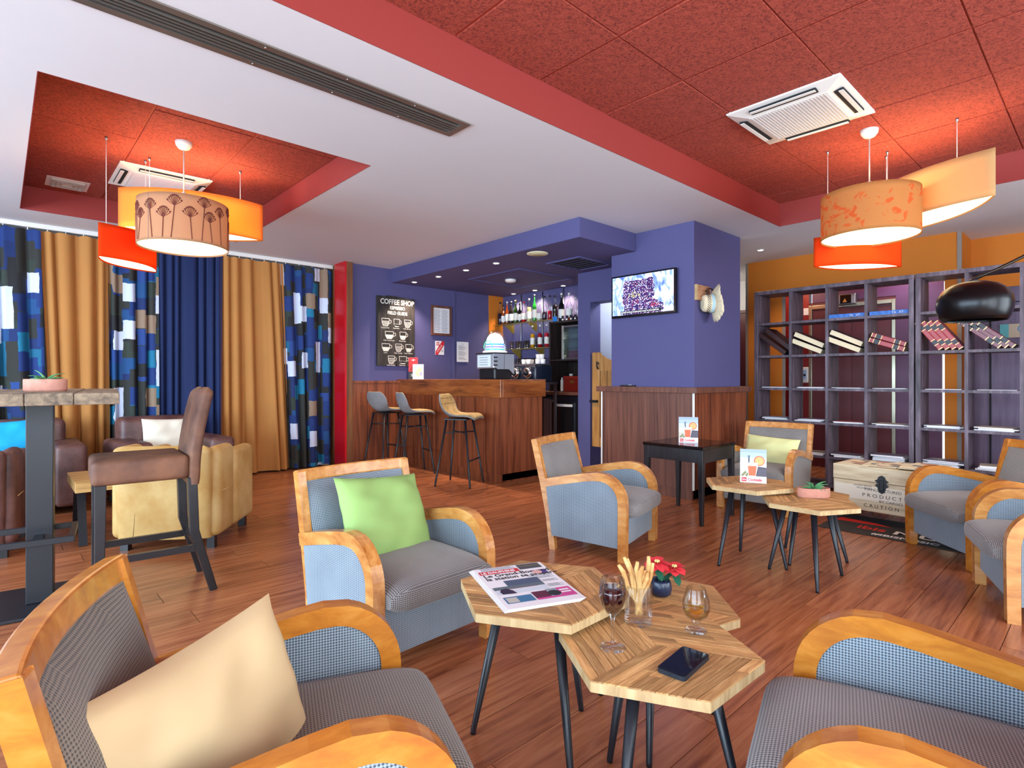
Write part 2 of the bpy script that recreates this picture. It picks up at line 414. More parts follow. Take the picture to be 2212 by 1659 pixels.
# purple pillar with a wooden base
struct('wall_pillar', MB().box(4.93,5.90,2.77,3.753,1.05,2.70).box(4.95,5.90,2.80,3.78,0,1.05), M_['purple'], 'purple pillar with wooden base between bar and bookcase', bevel=.003)
tw = struct('trim_2', MB().box(4.885,6.06,2.72,3.93,1.035,1.092), M_['panel'], 'brown wooden cap of the pillar base', bevel=.003)
MB().box(4.915,4.95,2.775,3.87,.10,1.035).build('panel', M_['panel'], tw)
MB().box(4.95,6.03,2.765,2.80,.10,1.035).build('panel', M_['counter'], tw)
MB().box(4.925,4.955,2.79,3.87,0,.10).build('kick_board', M_['panel'], tw)
MB().box(4.955,6.0,2.80,2.83,0,.10).build('kick_board', M_['panel'], tw)
for y in (2.767, 3.872): MB().box(4.909,4.925,y-.008,y+.008,.10,1.035).build('corner_strip', M_['plastic'], tw)
# wooden wainscot left of the bar and the red post
tl = struct('trim_3', MB().box(3.42,4.135,6.79,6.87,.1,1.12), M_['counter'], 'walnut panel against the purple wall')
MB().box(3.42,4.135,6.775,6.87,1.12,1.145).build('cap', M_['counter'], tl); MB().box(3.42,4.135,6.78,6.87,0,.1).build('skirting', M_['counter'], tl)
for x in (3.62, 3.9): MB().box(x,x+.004,6.787,6.79,.1,1.12).build('joint', M_['dark'], tl)
rp = struct('trim_4', MB().box(3.335,3.42,6.80,7.5,0,2.70), wood('post_wood','#55301b','#7a4a2a','#8a5a36',(9,9,.6),.4), 'wooden post with a red lacquered face')
MB().box(3.31,3.335,6.80,7.1,0,2.70).build('red_face', M_['red_gloss'], rp)
# entry side: orange wall with an opening, plum vestibule behind the bookcase
we = MB().box(7.32,7.42,2.89,3.33,0,2.98).box(7.32,7.42,1.10,1.24,0,2.98).box(7.32,7.42,1.24,2.89,2.22,2.98)
we.box(7.42,7.86,1.10,1.20,0,2.98)
struct('wall_entry', we, M_['orange'], 'orange wall above and behind the dark bookcases')
for y0, y1, zt in ((2.852,2.89,2.22),(1.098,1.135,2.70),(3.33,3.36,2.70)):
    struct('trim_5', MB().box(7.312,7.325,y0,y1,0,zt), M_['grey_trim'])
struct('wall_right', MB().box(7.86,7.96,-2.6,1.10,2.15,2.98), M_['orange'], 'orange wall above the right bookcase')
dr = struct('door_1', MB().box(7.87,7.93,-.1,1.08,0,2.15), wood('violet_door','#4a3a52','#5f4d68','#6d5a74',(9,9,.7),.5), 'dull violet wooden door behind the right bookcase')
MB().box(7.855,7.87,-.1,1.08,1.98,1.99).build('joint', M_['dark'], dr); MB().box(7.855,7.875,.93,.945,.1,1.98).build('hinge_edge', M_['dark'], dr)
struct('wall_right_low', MB().box(7.86,7.96,-2.6,-.1,0,2.15), M_['plum'])
# vestibule
ve = struct('wall_vestibule', MB().box(8.05,8.15,1.37,2.79,2.19,2.98).box(8.05,8.15,1.385,1.84,0,2.19).box(8.05,8.15,1.10,1.315,0,2.98), M_['plum'], 'plum wall of the entry behind the bookcase')
struct('wall_vestibule_red', MB().box(8.05,8.15,2.83,3.4,0,2.98).box(7.42,8.05,3.14,3.2,0,2.98), M_['dark_red'], 'dark red wall of the entry')
dv = struct('door_2', MB().box(8.06,8.10,1.84,2.83,0,2.19), M_['maroon'], 'maroon glazed entry door in a metal frame')
for b in ((1.84,1.88,0,2.15),(2.79,2.83,0,2.15),(1.88,2.79,2.10,2.15)):
    MB().box(8.03,8.06,*b).build('metal_frame', plain('pale_metal','#b5ad96',.3,.9), dv, bevel=.004)
for y in (2.05, 2.32, 2.55): MB().box(8.045,8.06,y,y+.09,0,2.10).build('panel', M_['maroon'] if y > 2.3 else M_['plum'], dv)
wv = struct('window_3', MB().box(8.06,8.09,1.315,1.385,0,2.3), emit('bright_daylight_glass','#eef4ea',1.2), 'narrow bright window slit of the entry')
lamp('POINT', 'entry_fill', (7.62, 2.95, 2.5), 5, (1,.86,.62), .08)  # added fill lamp that brightens the orange strip behind the bookcase
lamp('AREA', 'entry_overhead_fill', (7.75, 1.7, 2.6), 6, (.85,.92,1))  # added overhead lamp standing in for daylight in the entry
# corridor between pillar and orange wall
wc = struct('wall_corridor', MB().box(8.6,8.7,3.2,6.9,2.245,2.98), M_['white'], 'white upper wall at the end of the corridor')
struct('door_3', MB().box(8.6,8.66,3.2,6.9,0,2.20).box(8.58,8.66,3.2,6.9,2.2,2.245), M_['maroon'], 'dark maroon panelling at the end of the corridor')
struct('wall_corridor_side', MB().box(6.2,8.7,6.9,7.0,0,2.98).box(7.42,8.6,3.34,3.36,2.245,2.98), M_['white'])
lamp('POINT', 'kitchen_fill', (5.95, 3.85, 2.35), 14, (.9,.95,1), .1)  # added fill lamp that brightens the pale wall behind the opening
lamp('POINT', 'corridor_light', (7.9, 4.3, 2.4), 8, (1,.9,.75), .08)

# saloon door of the kitchen opening
sd = struct('door_4', MB().box(5.45,5.49,4.33,4.45,.33,1.50).box(5.45,5.49,3.70,3.80,.33,1.50), wood('pine','#9a6430','#b9803f','#c8935a',(9,9,1),.5), 'low wooden swing door of the kitchen opening', bevel=.006)
def arch(u, v): return None
pts = [(4.33 - .53*k/12, 1.36 + .10*math.sin(math.pi*k/12)*-1 + .12) for k in range(13)]
top = MB()
for k in range(12):
    (ya, za), (yb, zb) = pts[k], pts[k+1]
    top.add([(5.455,ya,1.27),(5.485,ya,1.27),(5.485,ya,za),(5.455,ya,za),(5.455,yb,1.27),(5.485,yb,1.27),(5.485,yb,zb),(5.455,yb,zb)], [(0,1,2,3),(7,6,5,4),(0,4,5,1),(3,2,6,7),(0,3,7,4),(1,5,6,2)])
top.box(5.455,5.485,3.8,4.33,.33,.45).build('rail', sd.data.materials[0], sd)
for k in range(5):
    MB().box(5.46,5.48,3.81+.104*k,3.905+.104*k,.45,1.27).build('slat', wood('pine_slat','#8a5a2c','#a8743a','#b88648',(9,9,1),.5), sd)
MB().tube([(5.44,4.34,1.36),(5.41,4.34,1.38),(5.40,4.335,1.33),(5.42,4.33,1.29)], .009).build('hook', M_['black'], sd)
MB().box(5.41,5.45,4.35,4.46,.88,.91).build('hinge', M_['black'], sd)

# air slot
sl = thing('air_slot_diffuser', 'long narrow metal air slot in the white ceiling', 'air vent', (0,0,0))
M_['bronze'] = plain('champagne_aluminium', '#8f8880', .35, .8)
f = MB().box(-.52,2.08,2.622,2.662,2.692,2.70).box(-.52,2.08,2.798,2.838,2.692,2.70).box(2.04,2.08,2.662,2.798,2.692,2.70).box(-.52,-.48,2.662,2.798,2.692,2.70)
f.build('frame', M_['bronze'], sl)
for y in (2.69, 2.715, 2.74, 2.765): MB().box(-.48,2.04,y,y+.007,2.69,2.745).build('slat', M_['bronze'], sl)
MB().box(-.5,2.06,2.64,2.82,2.76,2.78).build('dark_duct', M_['dark'], sl)
for x in (.9, 1.3, 1.7):
    for y in (2.642, 2.818): MB().lathe([(.006,2.69),(.004,2.688)], 8, M=Matrix.Translation((x,y,0))).build('screw', M_['chrome'], sl)

# cassette air conditioners
def cassette(x, y, s, z, label, rot=0):
    c = thing('air_conditioner', label, 'air conditioner', (x, y, z), rot, 'ceiling cassette air conditioners')
    h = s/2; i = .235; b = MB()
    def ring(a, za, d, zb):
        P = [(-a,-a,za),(a,-a,za),(a,a,za),(-a,a,za),(-d,-d,zb),(d,-d,zb),(d,d,zb),(-d,d,zb)]
        b.add(P, [(0,1,5,4),(1,2,6,5),(2,3,7,6),(3,0,4,7)])
    ring(h, 0, h, -.015); ring(h, -.015, i, -.04)
    b.add([(-h,-h,0),(h,-h,0),(h,h,0),(-h,h,0)], [(0,1,2,3)])
    b.build('panel', M_['plastic'], c)
    g = MB().cbox((0,0,-.04), (2*i, 2*i, .004)).build('grille', M_['plastic'], c)
    gl = MB()
    for k in range(24): gl.cbox((0, -.22+.0191*k, -.0435), (.44, .007, .005))
    tag(gl.build('grille_fins', plain('fin','#c9c9cd',.5), c), kind='stuff')
    for k in range(4):
        M = Matrix.Rotation(k*math.pi/2, 4, 'Z')
        MB().box(-.20,.20,-.315,-.262,-.037,-.026,M=M).build('outlet', M_['dark'], c)
        MB().bar((-.195,-.300,-.040),(.195,-.300,-.040),.026,.004,M=M).build('flap', M_['plastic'], c)
    return c
cassette(3.885, 1.42, .68, 2.933, 'white square cassette air conditioner in the large red recess')
cassette(1.05, 5.72, .67, 2.918, 'white square cassette air conditioner above the left pendant lamps')
v = thing('ceiling_vent', 'small rectangular white vent in the left red recess', 'air vent', (.455, 6.35, 2.917))
MB().box(-.15,.15,-.16,.16,-.006,0).build('frame', M_['plastic'], v, bevel=.002)
for k in range(3):
    a = .105 - .032*k
    MB().box(-a,a,-a-.01,-a,-.022,-.006).box(-a,a,a,a+.01,-.022,-.006).box(-a-.01,-a,-a-.01,a+.01,-.022,-.006).box(a,a+.01,-a-.01,a+.01,-.022,-.006).build('louvre', plain('vent_grey','#b8b4ac',.5), v)
# soffit fittings
def downlight(x, y, z, label, e, col=(1,.80,.62), group='recessed downlights over the bar', r=.042):
    d = thing('downlight', label, 'downlight', (x, y, z), 0, group)
    MB().lathe([(r,0),(r,-.004),(r*.74,-.006),(r*.72,.0)], 20, cap=False).build('ring', M_['plastic'], d)
    MB().lathe([(r*.72,-.003),(0,-.003)], 20).build('bulb', emit('downlight_glow', '#fff0dc', 9), d)
    lamp('SPOT', 'spot', (0,0,-.02), e, col, .03, d, 105, .7)
    return d
for k, y in enumerate((6.596, 6.022, 5.437, 4.872)):
    downlight(4.235, y, 2.509, 'small round downlight over the bar front, %s from the left' % ('first','second','third','fourth')[k], 50)
for k, y in enumerate((6.45, 5.976, 5.401)):
    downlight(5.97, y, 2.509, 'small round downlight above the bottles, %s from the left' % ('first','second','third')[k], 32, (1,.76,.5))
downlight(6.65, 2.876, 2.699, 'round ceiling downlight beside the purple pillar', 25, group='downlights in the white ceiling')
downlight(6.68, 1.173, 2.699, 'round ceiling downlight behind the pale almond lampshade', 25, group='downlights in the white ceiling')
s_ = thing('ceiling_speaker', 'round cream ceiling speaker in the purple soffit', 'speaker', (4.231, 4.197, 2.51))
MB().lathe([(.115,0),(.112,-.008),(.09,-.012),(0,-.012)], 32).build('rim', plain('cream','#d9cfa8',.5), s_); MB().lathe([(.078,-.0125),(.075,-.016),(0,-.016)], 32).build('grille', plain('cream_grille','#c4b98f',.6), s_)
s_ = thing('smoke_detector', 'white round smoke detector in the middle of the purple ceiling hatch', 'smoke detector', (5.067, 5.535, 2.506))
MB().lathe([(.075,0),(.075,-.022),(.055,-.038),(0,-.04)], 28).build('body', M_['plastic'], s_)
s_ = thing('ceiling_hatch', 'purple square inspection hatch in the bar soffit', 'hatch', (5.135, 5.41, 2.51))
MB().box(-.49,.49,-.49,.49,-.002,0).build('panel', M_['purple'], s_)
MB().box(-.5,.5,-.5,-.47,-.012,0).box(-.5,.5,.47,.5,-.012,0).box(-.5,-.47,-.47,.47,-.012,0).box(.47,.5,-.47,.47,-.012,0).build('frame', M_['purple'], s_)
s_ = thing('ceiling_vent', 'dark square vent grille in the purple soffit', 'air vent', (4.955, 4.23, 2.51))
MB().box(-.30,.30,-.25,-.22,-.014,0).box(-.30,.30,.22,.25,-.014,0).box(-.30,-.27,-.22,.22,-.014,0).box(.27,.30,-.22,.22,-.014,0).build('frame', M_['purple'], s_)
MB().box(-.27,.27,-.22,.22,-.004,0).build('opening', M_['dark'], s_)
for k in range(6): MB().box(-.26+.09*k,-.25+.09*k,-.22,.22,-.012,-.004).build('fin', plain('vent_fin','#2b2840',.6), s_)

# ------------------------------------------------------------------ curtains
cr = thing('curtain_rail', 'white ceiling mounted curtain rail above the curtains', 'curtain rail')
MB().box(-1.5,3.33,7.19,7.25,2.655,2.70).build('track', M_['plastic'], cr, bevel=.003)
def patch_mat():
    t = NT('patchwork_cloth'); c = t.n('TexCoord'); sp = t.n('SeparateXYZ'); t.l(c, sp, 'UV', 0)
    n = t.n('TexNoise', i_Scale=9.0, i_Detail=3.0); t.l(c, n, 'UV', 'Vector'); wob = t.math('MULTIPLY', t.math('SUBTRACT', n, val=.5), val=.035)
    U = t.math('ADD', sp.outputs[0], wob); V = t.math('ADD', sp.outputs[1], wob)
    def layer(cw, ch, seed, stops):
        cu = t.math('FLOOR', t.math('DIVIDE', U, val=cw)); off = t.n('TexWhiteNoise', noise_dimensions='1D')
        t.l(t.math('ADD', cu, val=seed), off, 0, 'W')
        vv = t.math('ADD', t.math('DIVIDE', V, val=ch), off); cv = t.math('FLOOR', vv)
        cm = t.n('CombineXYZ'); t.l(cu, cm, 0, 0); t.l(cv, cm, 0, 1); cm.inputs[2].default_value = seed
        wn_ = t.n('TexWhiteNoise', noise_dimensions='3D'); t.l(cm, wn_, 0, 'Vector')
        r = t.ramp(stops, 'CONSTANT'); t.l(wn_, r); return wn_, r
    base = layer(.19, .17, 3.0, [(0,'#10285e'),(.24,'#2b342b'),(.44,'#12467a'),(.60,'#1d1d20'),(.78,'#0f5f80'),(.88,'#1f3f80')])
    over = layer(.13, .19, 11.0, [(0,'#454b38'),(.3,'#0e6f92'),(.5,'#12306e'),(.75,'#2a2a26')])
    msk = layer(.13, .19, 11.0, [(0,(0,0,0,1)),(.45,(1,1,1,1))])
    wht = layer(.165, .20, 23.0, [(0,(0,0,0,1)),(.80,(1,1,1,1))])
    wn2 = layer(.165, .20, 23.0, [(0,'#c9d2e6'),(.955,'#8d7560')])
    m1 = t.n('MixRGB'); t.l(msk[1], m1, 0, 0); t.l(base[1], m1, 0, 1); t.l(over[1], m1, 0, 2)
    m2 = t.n('MixRGB'); t.l(wht[1], m2, 0, 0); t.l(m1, m2, 0, 1); t.l(wn2[1], m2, 0, 2)
    t.l(m2, t.b, 0, 'Base Color'); t.set(Roughness=.8); return t.mat
M_['patch'] = patch_mat()
M_['mustard'] = plain('mustard_cloth', '#b2773a', .85, var=.04, vs_=2)
M_['navy'] = plain('navy_cloth', '#0a2050', .8, var=.06, vs_=2)
def curtain(x0, x1, xb0, xb1, mat, nf, label, seed, amp=.05, zb=.02):
    rnd = random.Random(seed); ph = [rnd.uniform(-.7,.7) for _ in range(nf+2)]
    th = thing('curtain', label, 'curtain', ((x0+x1)/2, 7.22, 0), 0, 'floor length pleated curtains'); cx = (x0+x1)/2
    nu, nv = nf*14, 14; mb = MB(); mb.uv = []; full = (x1-x0)*1.75
    for j in range(nv+1):
        q = j/nv
        for i in range(nu+1):
            a = i/nu; k = (a + .05*math.sin(6.28*(a*1.3+seed*.37)) + .025*math.sin(6.28*(a*2.9+seed*.7)) - .05*math.sin(6.28*seed*.37) - .025*math.sin(6.28*seed*.7))*nf; k = max(0, min(nf-.001, k)); f = ph[int(k)]*(1-k % 1) + ph[min(int(k)+1, nf+1)]*(k % 1)
            A = amp*(.45 + .55*(1-q))*(.75 + .5*abs(f)); x = (x0 + (x1-x0)*a)*q + (xb0 + (xb1-xb0)*a)*(1-q)
            y = A*math.sin(2*math.pi*k + f*1.2*(1-q)*2) + .35*A*math.sin(4*math.pi*k+f*3)
            x += .012*math.sin(2*math.pi*k*1.0 + 1.3 + f)
            mb.v.append((x-cx, y-.01, zb + (2.635-zb)*q + .006*math.sin(4*math.pi*k)*(q > .99))); mb.uv.append((a*full + seed*1.37, q*2.6))
    w_ = nu+1
    for j in range(nv):
        for i in range(nu):
            mb.f.append([j*w_+i, j*w_+i+1, (j+1)*w_+i+1, (j+1)*w_+i]); mb.m.append(0); mb.s.append(True)
    mb.build('cloth', mat, th)
    hk = MB()
    for k in range(nf): hk.cbox((x0 + (x1-x0)*(k+.5)/nf - cx, 0, 2.648), (.008,.006,.03))
    hk.build('hooks', M_['plastic'], th)
curtain(-.95, .30, -.95, .36, M_['patch'], 7, 'patchwork patterned curtain at the left edge of the photo', 3)
curtain(.29, .86, .40, .86, M_['mustard'], 4, 'mustard yellow curtain behind the high table', 5)
curtain(.84, 1.30, .86, 1.30, M_['patch'], 4, 'narrow patchwork curtain between mustard and navy curtains', 8)
curtain(1.28, 1.95, 1.29, 1.93, M_['navy'], 7, 'plain navy blue curtain behind the high chair', 13, .04)
curtain(1.93, 2.66, 1.92, 2.80, M_['mustard'], 5, 'mustard yellow curtain right of the navy curtain', 21)
curtain(2.62, 3.31, 2.74, 3.31, M_['patch'], 4, 'patchwork patterned curtain beside the red post', 34)
# ================================================================== armchairs
def arc(cx, cz, r, a0, a1, n): return [(cx + r*math.cos(R(a0 + (a1-a0)*k/n)), cz + r*math.sin(R(a0 + (a1-a0)*k/n))) for k in range(n+1)]
XZ = Matrix(((1,0,0,0),(0,0,-1,0),(0,1,0,0),(0,0,0,1)))          # prism drawn in x,z and extruded along -y
def armchair(label, x, y, deg, wd, side, seat, back):
    t = thing('armchair', label, 'armchair', (x, y, 0), R(deg), 'lounge armchairs with bent wooden arms')
    W, FD = .32, .33
    outer = [(-.285,.478),(-.10,.520),(.06,.552)] + [(.13,.562)] + arc(.15,.375,.187,85,0,9)[1:] + [(.338,.30),(.334,0)]
    inner = [(.282,0),(.284,.30)] + arc(.15,.375,.132,0,85,9) + [(.12,.506),(.05,.496),(-.10,.464),(-.27,.424)]
    for s in (-1, 1):
        y0 = s*W; y1 = s*(W-.052)
        M = Matrix.Translation((0, max(y0, y1), 0)) @ XZ
        a = MB().prism(outer + inner, 0, .052, 0, M).build('arm', wd, t, bevel=.009, seg=3)
        p = [(.29,.085)] + [(.29,.30)] + arc(.15,.375,.138,0,85,8) + [(.12,.512),(.05,.502),(-.10,.470),(-.245,.436),(-.20,.10)]
        MB().prism(p, 0, .040, 0, Matrix.Translation((0, max(s*(W-.006), s*(W-.046)), 0)) @ XZ).build('side_panel', side, t, bevel=.006, seg=2)
        b = MB(); L = [(-.178,0),(-.205,.22),(-.25,.45),(-.325,.752)]; U = [(-.37,.745),(-.298,.45),(-.25,.22),(-.222,0)]
        yy = s*.305
        b.prism(L + U, 0, .038, 0, Matrix.Translation((0, max(yy, yy - s*.038), 0)) @ XZ).build('back_post', wd, t, bevel=.006)
    # bowed top rail, upholstered back, seat, apron
    def rail(u, q):
        yy = -.303 + .606*u; bow = .035*(1-(2*u-1)**2); a = 2*math.pi*q; return None
    tr = MB(); n = 12; sec = [(-.312,.700),(-.326,.757),(-.372,.749),(-.356,.694)]
    vs = []; fs = []
    for k in range(n+1):
        yy = -.303 + .606*k/n; bow = .038*(1-(2*k/n-1)**2)
        vs += [(a - bow, yy, z) for a, z in sec]
    for k in range(n):
        for i in range(4): fs.append((k*4+i, k*4+(i+1) % 4, (k+1)*4+(i+1) % 4, (k+1)*4+i))
    fs += [(3,2,1,0), (n*4, n*4+1, n*4+2, n*4+3)]
    tr.add(vs, fs).build('top_rail', wd, t, bevel=.007)
    def bk(front):
        def fn(u, q):
            yy = -.266 + .532*u; z = .34 + .362*q; xx = -.222 - .115*q - .038*(1-(2*u-1)**2)*q
            pad = (1-(2*u-1)**6)*(1-(2*q-1)**6)
            return (xx + (.012 + .030*pad if front else -.028), yy, z)
        return fn
    b = MB().grid(bk(True), 12, 10).grid(bk(False), 12, 10, flip=True); b.build('back_panel', back, t)
    def cush(u, q):
        a = 2*math.pi*q; ca, sa = math.cos(a), math.sin(a)
        yy = -.265 + .53*u; e = (1 - abs(2*u-1)**8)
        sx = math.copysign(abs(ca)**.42, ca); sz = math.copysign(abs(sa)**.55, sa)
        return (.065 + .315*sx*(.985 + .015*e) + (.02*e if sx > .5 else 0), yy, .322 + .062*sz*(.55 + .45*e) + (.022*e*(1-sx*sx*.6) if sz > .3 else 0))
    c = MB().grid(cush, 14, 36)
    for u in (0, 1): c.add([cush(u, k/36) for k in range(36)], [list(range(36))], 0, False)
    c.build('seat_cushion', seat, t)
    MB().box(.278,.312,-.268,.268,.088,.285).build('front_apron', side, t, bevel=.008)
    MB().box(-.21,.28,-.268,.268,.10,.27).build('seat_base', side, t)
    return t
WB, WG, WT, CW, CH = M_['weave_daylit'], M_['weave_grey'], M_['weave_shaded'], M_['chair_wood'], M_['chair_wood2']
armchair('large armchair in the left foreground with a beige cushion', .434, 1.24, -19.6, CH, WB, WT, WT)
armchair('blue grey armchair with a green cushion behind the newspaper table', 1.336, 2.251, -86.7, CW, WB, WG, WB)
armchair('blue grey armchair without cushion seen from its side in front of the bar', 3.154, 2.527, -75.2, CW, WB, WG, WG)
armchair('armchair with a pale yellow cushion beside the dark bookcase', 5.20, 2.20, 183.9, CW, WG, WG, WG)
armchair('empty armchair in front of the wooden chest', 4.798, .577, 133.2, CH, WB, WG, WG)
armchair('cropped armchair at the right edge, nearest to the chest armchair', 3.985, .155, 109.5, CW, WB, WG, WG)
armchair('large cropped armchair in the right foreground', 1.451, .207, 106.7, CH, WB, WG, WG)

# ------------------------------------------------------------------ cushions
def pillow(label, c, w, h, th, M, mat, seed=1, wr=.01):
    rnd = random.Random(seed); ph = [rnd.uniform(0, 6.28) for _ in range(6)]
    def f(sg):
        def fn(a, b):
            u, v = 2*a-1, 2*b-1
            e = max(0, (1-u*u)*(1-v*v))**.45
            x = w/2*u*(1 - .05*(1-abs(v)**2)*abs(u)**3); y = h/2*v*(1 - .05*(1-abs(u)**2)*abs(v)**3)
            z = th/2*e + wr*e*(math.sin(5*u+3*v+ph[0])*.5 + math.sin(-4*u+7*v+ph[1])*.4 + math.sin(9*u*v+ph[2])*.4 + .45*math.sin(11*u-6*v+ph[3])*abs(v) + .35*math.sin(3*u+14*v+ph[4])*abs(u))
            return (x, y, sg*z)
        return fn
    b = MB().grid(f(1), 24, 24).grid(f(-1), 24, 24, flip=True)
    o = b.build('cushion', mat); o.matrix_world = M
    tag(o, label, 'cushion'); return o
def lean(x, y, z, deg, tilt, roll=0):           # cushion leaning back: its face looks along deg, tilted up
    return Matrix.Translation((x, y, z)) @ Matrix.Rotation(R(deg), 4, 'Z') @ Matrix.Rotation(R(90-tilt), 4, 'Y') @ Matrix.Rotation(R(90+roll), 4, 'Z')
def local(cx, cy, deg, f, l):
    a = R(deg); return cx + f*math.cos(a) - l*math.sin(a), cy + f*math.sin(a) + l*math.cos(a)
M_['beige'] = plain('beige_cotton', '#c7ab80', .85, var=.05, vs_=5)
M_['green'] = plain('green_cotton', '#8fae62', .8, var=.05, vs_=5)
M_['yellow'] = plain('pale_yellow_cotton', '#dcdc9c', .8, var=.04, vs_=5)
M_['ivory'] = plain('ivory_cotton', '#ece3cf', .8, var=.03, vs_=5)
M_['cyan'] = plain('turquoise_cotton', '#12a7dd', .8, var=.05, vs_=5)
x, y = local(.434, 1.24, -19.6, -.115, -.05); pillow('beige cushion on the left foreground armchair', 0, .43, .40, .18, lean(x, y, .455, -72, 14, 9), M_['beige'], 3, .014)
x, y = local(1.336, 2.251, -86.7, -.07, .0); pillow('plain green cushion on the blue grey armchair', 0, .46, .40, .15, lean(x, y, .535, -82, 27, -5), M_['green'], 5, .014)
x, y = local(5.20, 2.20, 183.9, -.12, 0); pillow('pale yellow cushion on the armchair beside the bookcase', 0, .48, .28, .12, lean(x, y, .50, 184, 24, -3), M_['yellow'], 8)

# ================================================================== hexagonal nesting tables
def hex_table(label, x, y, z, Rr, ang, legang, legoff=(0,0)):
    t = thing('hexagonal_table', label, 'coffee table', (x, y, 0), 0, 'hexagonal nesting coffee tables'); a0 = R(ang)
    V = [Vector((Rr*math.cos(a0 + k*math.pi/3), Rr*math.sin(a0 + k*math.pi/3))) for k in range(6)]
    top = MB().prism([tuple(v) for v in V], z-.027, z-.003).build('tabletop', M_['hex_edge'], t, bevel=.002, seg=1)
    rnd = random.Random(int(x*1000)); N = 9
    for k in (0, 2, 4):
        A, B = V[k], V[(k+2) % 6]
        for i in range(N):
            cut = rnd.uniform(.25, .75) if rnd.random() < .6 else 1.0
            for u0, u1 in (((0, cut), (cut, 1)) if cut < 1 else ((0, 1),)):
                q = [A*u0 + B*(i/N), A*u1 + B*(i/N), A*u1 + B*((i+1)/N), A*u0 + B*((i+1)/N)]
                c = (q[0]+q[1]+q[2]+q[3])/4; an = math.atan2(A.y, A.x); rot = Matrix.Rotation(-an, 2)
                loc = [rot @ ((p - c)*.999) for p in q]
                loc = [p - Vector((0, math.copysign(.0011, p.y))) for p in loc]
                o = MB().prism([tuple(p) for p in loc], -.003, rnd.uniform(0, .0012)).build('strip', M_['hex'], top)
                o.location = (c.x, c.y, z); o.rotation_euler = (0, 0, an)
    for k in range(3):
        a = R(legang + 120*k); ca, sa = math.cos(a), math.sin(a)
        MB().tube([(legoff[0]+.13*ca, legoff[1]+.13*sa, z-.03), (legoff[0]+.228*ca, legoff[1]+.228*sa, .012), (legoff[0]+.229*ca, legoff[1]+.229*sa, 0)], [.0175,.0095,.009], 14).build('leg', M_['black'], t)
        MB().lathe([(.03,z-.033),(.03,z-.030)], 16, M=Matrix.Translation((legoff[0]+.13*ca, legoff[1]+.13*sa, 0))).build('mounting_plate', M_['black'], t)
    return t
hex_table('tall hexagonal table carrying the newspaper', 1.297, 1.268, .50, .28, 1.3, 126.5)
hex_table('hexagonal table carrying the glasses and the phone', 1.307, .846, .46, .27, 58.8, 190)
hex_table('low hexagonal table under the poinsettia pot', 1.654, 1.081, .42, .281, 44.7, 330)
hex_table('tall hexagonal table carrying the cocktail card', 3.585, 1.633, .50, .276, 35.3, 156.7, (-.04,-.02))
hex_table('hexagonal table carrying the terracotta planter', 3.51, 1.235, .46, .27, 30.9, 90)
hex_table('low hexagonal table mostly hidden behind the planter table', 3.90, 1.385, .42, .27, 14, 54.6)

# ================================================================== small black table
bt = thing('side_table', 'square black wooden side table in front of the pillar', 'table', (4.385, 2.51, 0))
MB().box(-.28,.28,-.28,.28,.605,.632).build('tabletop', plain('black_lacquer','#0c0a0e',.12), bt, bevel=.004)
for s, b in (('a', (-.272,.272,-.272,-.25)), ('a', (-.272,.272,.25,.272)), ('a', (-.272,-.25,-.25,.25)), ('a', (.25,.272,-.25,.25))):
    MB().box(*b, .50, .605).build('apron', M_['dark_wood'], bt)
for sx in (-1,1):
    for sy in (-1,1): MB().bar((sx*.25, sy*.25, .605), (sx*.258, sy*.258, 0), (.05,.028), (.05,.028)).build('leg', M_['dark_wood'], bt, bevel=.003)

# ================================================================== bar counter and stools
bc = thing('bar_counter', 'walnut bar counter with a thick figured top band', 'bar counter', (0,0,0))
MB().box(4.137,4.16,4.70,6.86,.10,.965).build('front_panel', M_['counter'], bc)
MB().box(4.16,4.80,4.682,4.70,.10,.965).build('end_panel', M_['counter'], bc)
MB().box(4.145,4.17,4.69,6.86,0,.10).build('skirting', M_['counter'], bc); MB().box(4.17,4.78,4.70,4.72,0,.10).build('skirting', M_['counter'], bc)
MB().box(4.115,4.15,4.66,6.86,.962,1.150).build('front_band', M_['counter_band'], bc, bevel=.004)
MB().box(4.15,4.84,4.66,4.70,.962,1.150).build('end_band', wood('end_band','#5a2a14','#8d4b24','#a4612f',(.9,5,7),.28,.3), bc, bevel=.004)
MB().box(4.115,4.84,4.66,6.86,1.148,1.165).build('worktop', M_['counter_band'], bc, bevel=.004)
MB().box(4.16,4.78,4.70,6.86,.02,1.148).build('carcass', M_['counter'], bc)
for y in (5.4, 6.1): MB().box(4.135,4.138,y,y+.004,.1,.962).build('joint', M_['dark'], bc)

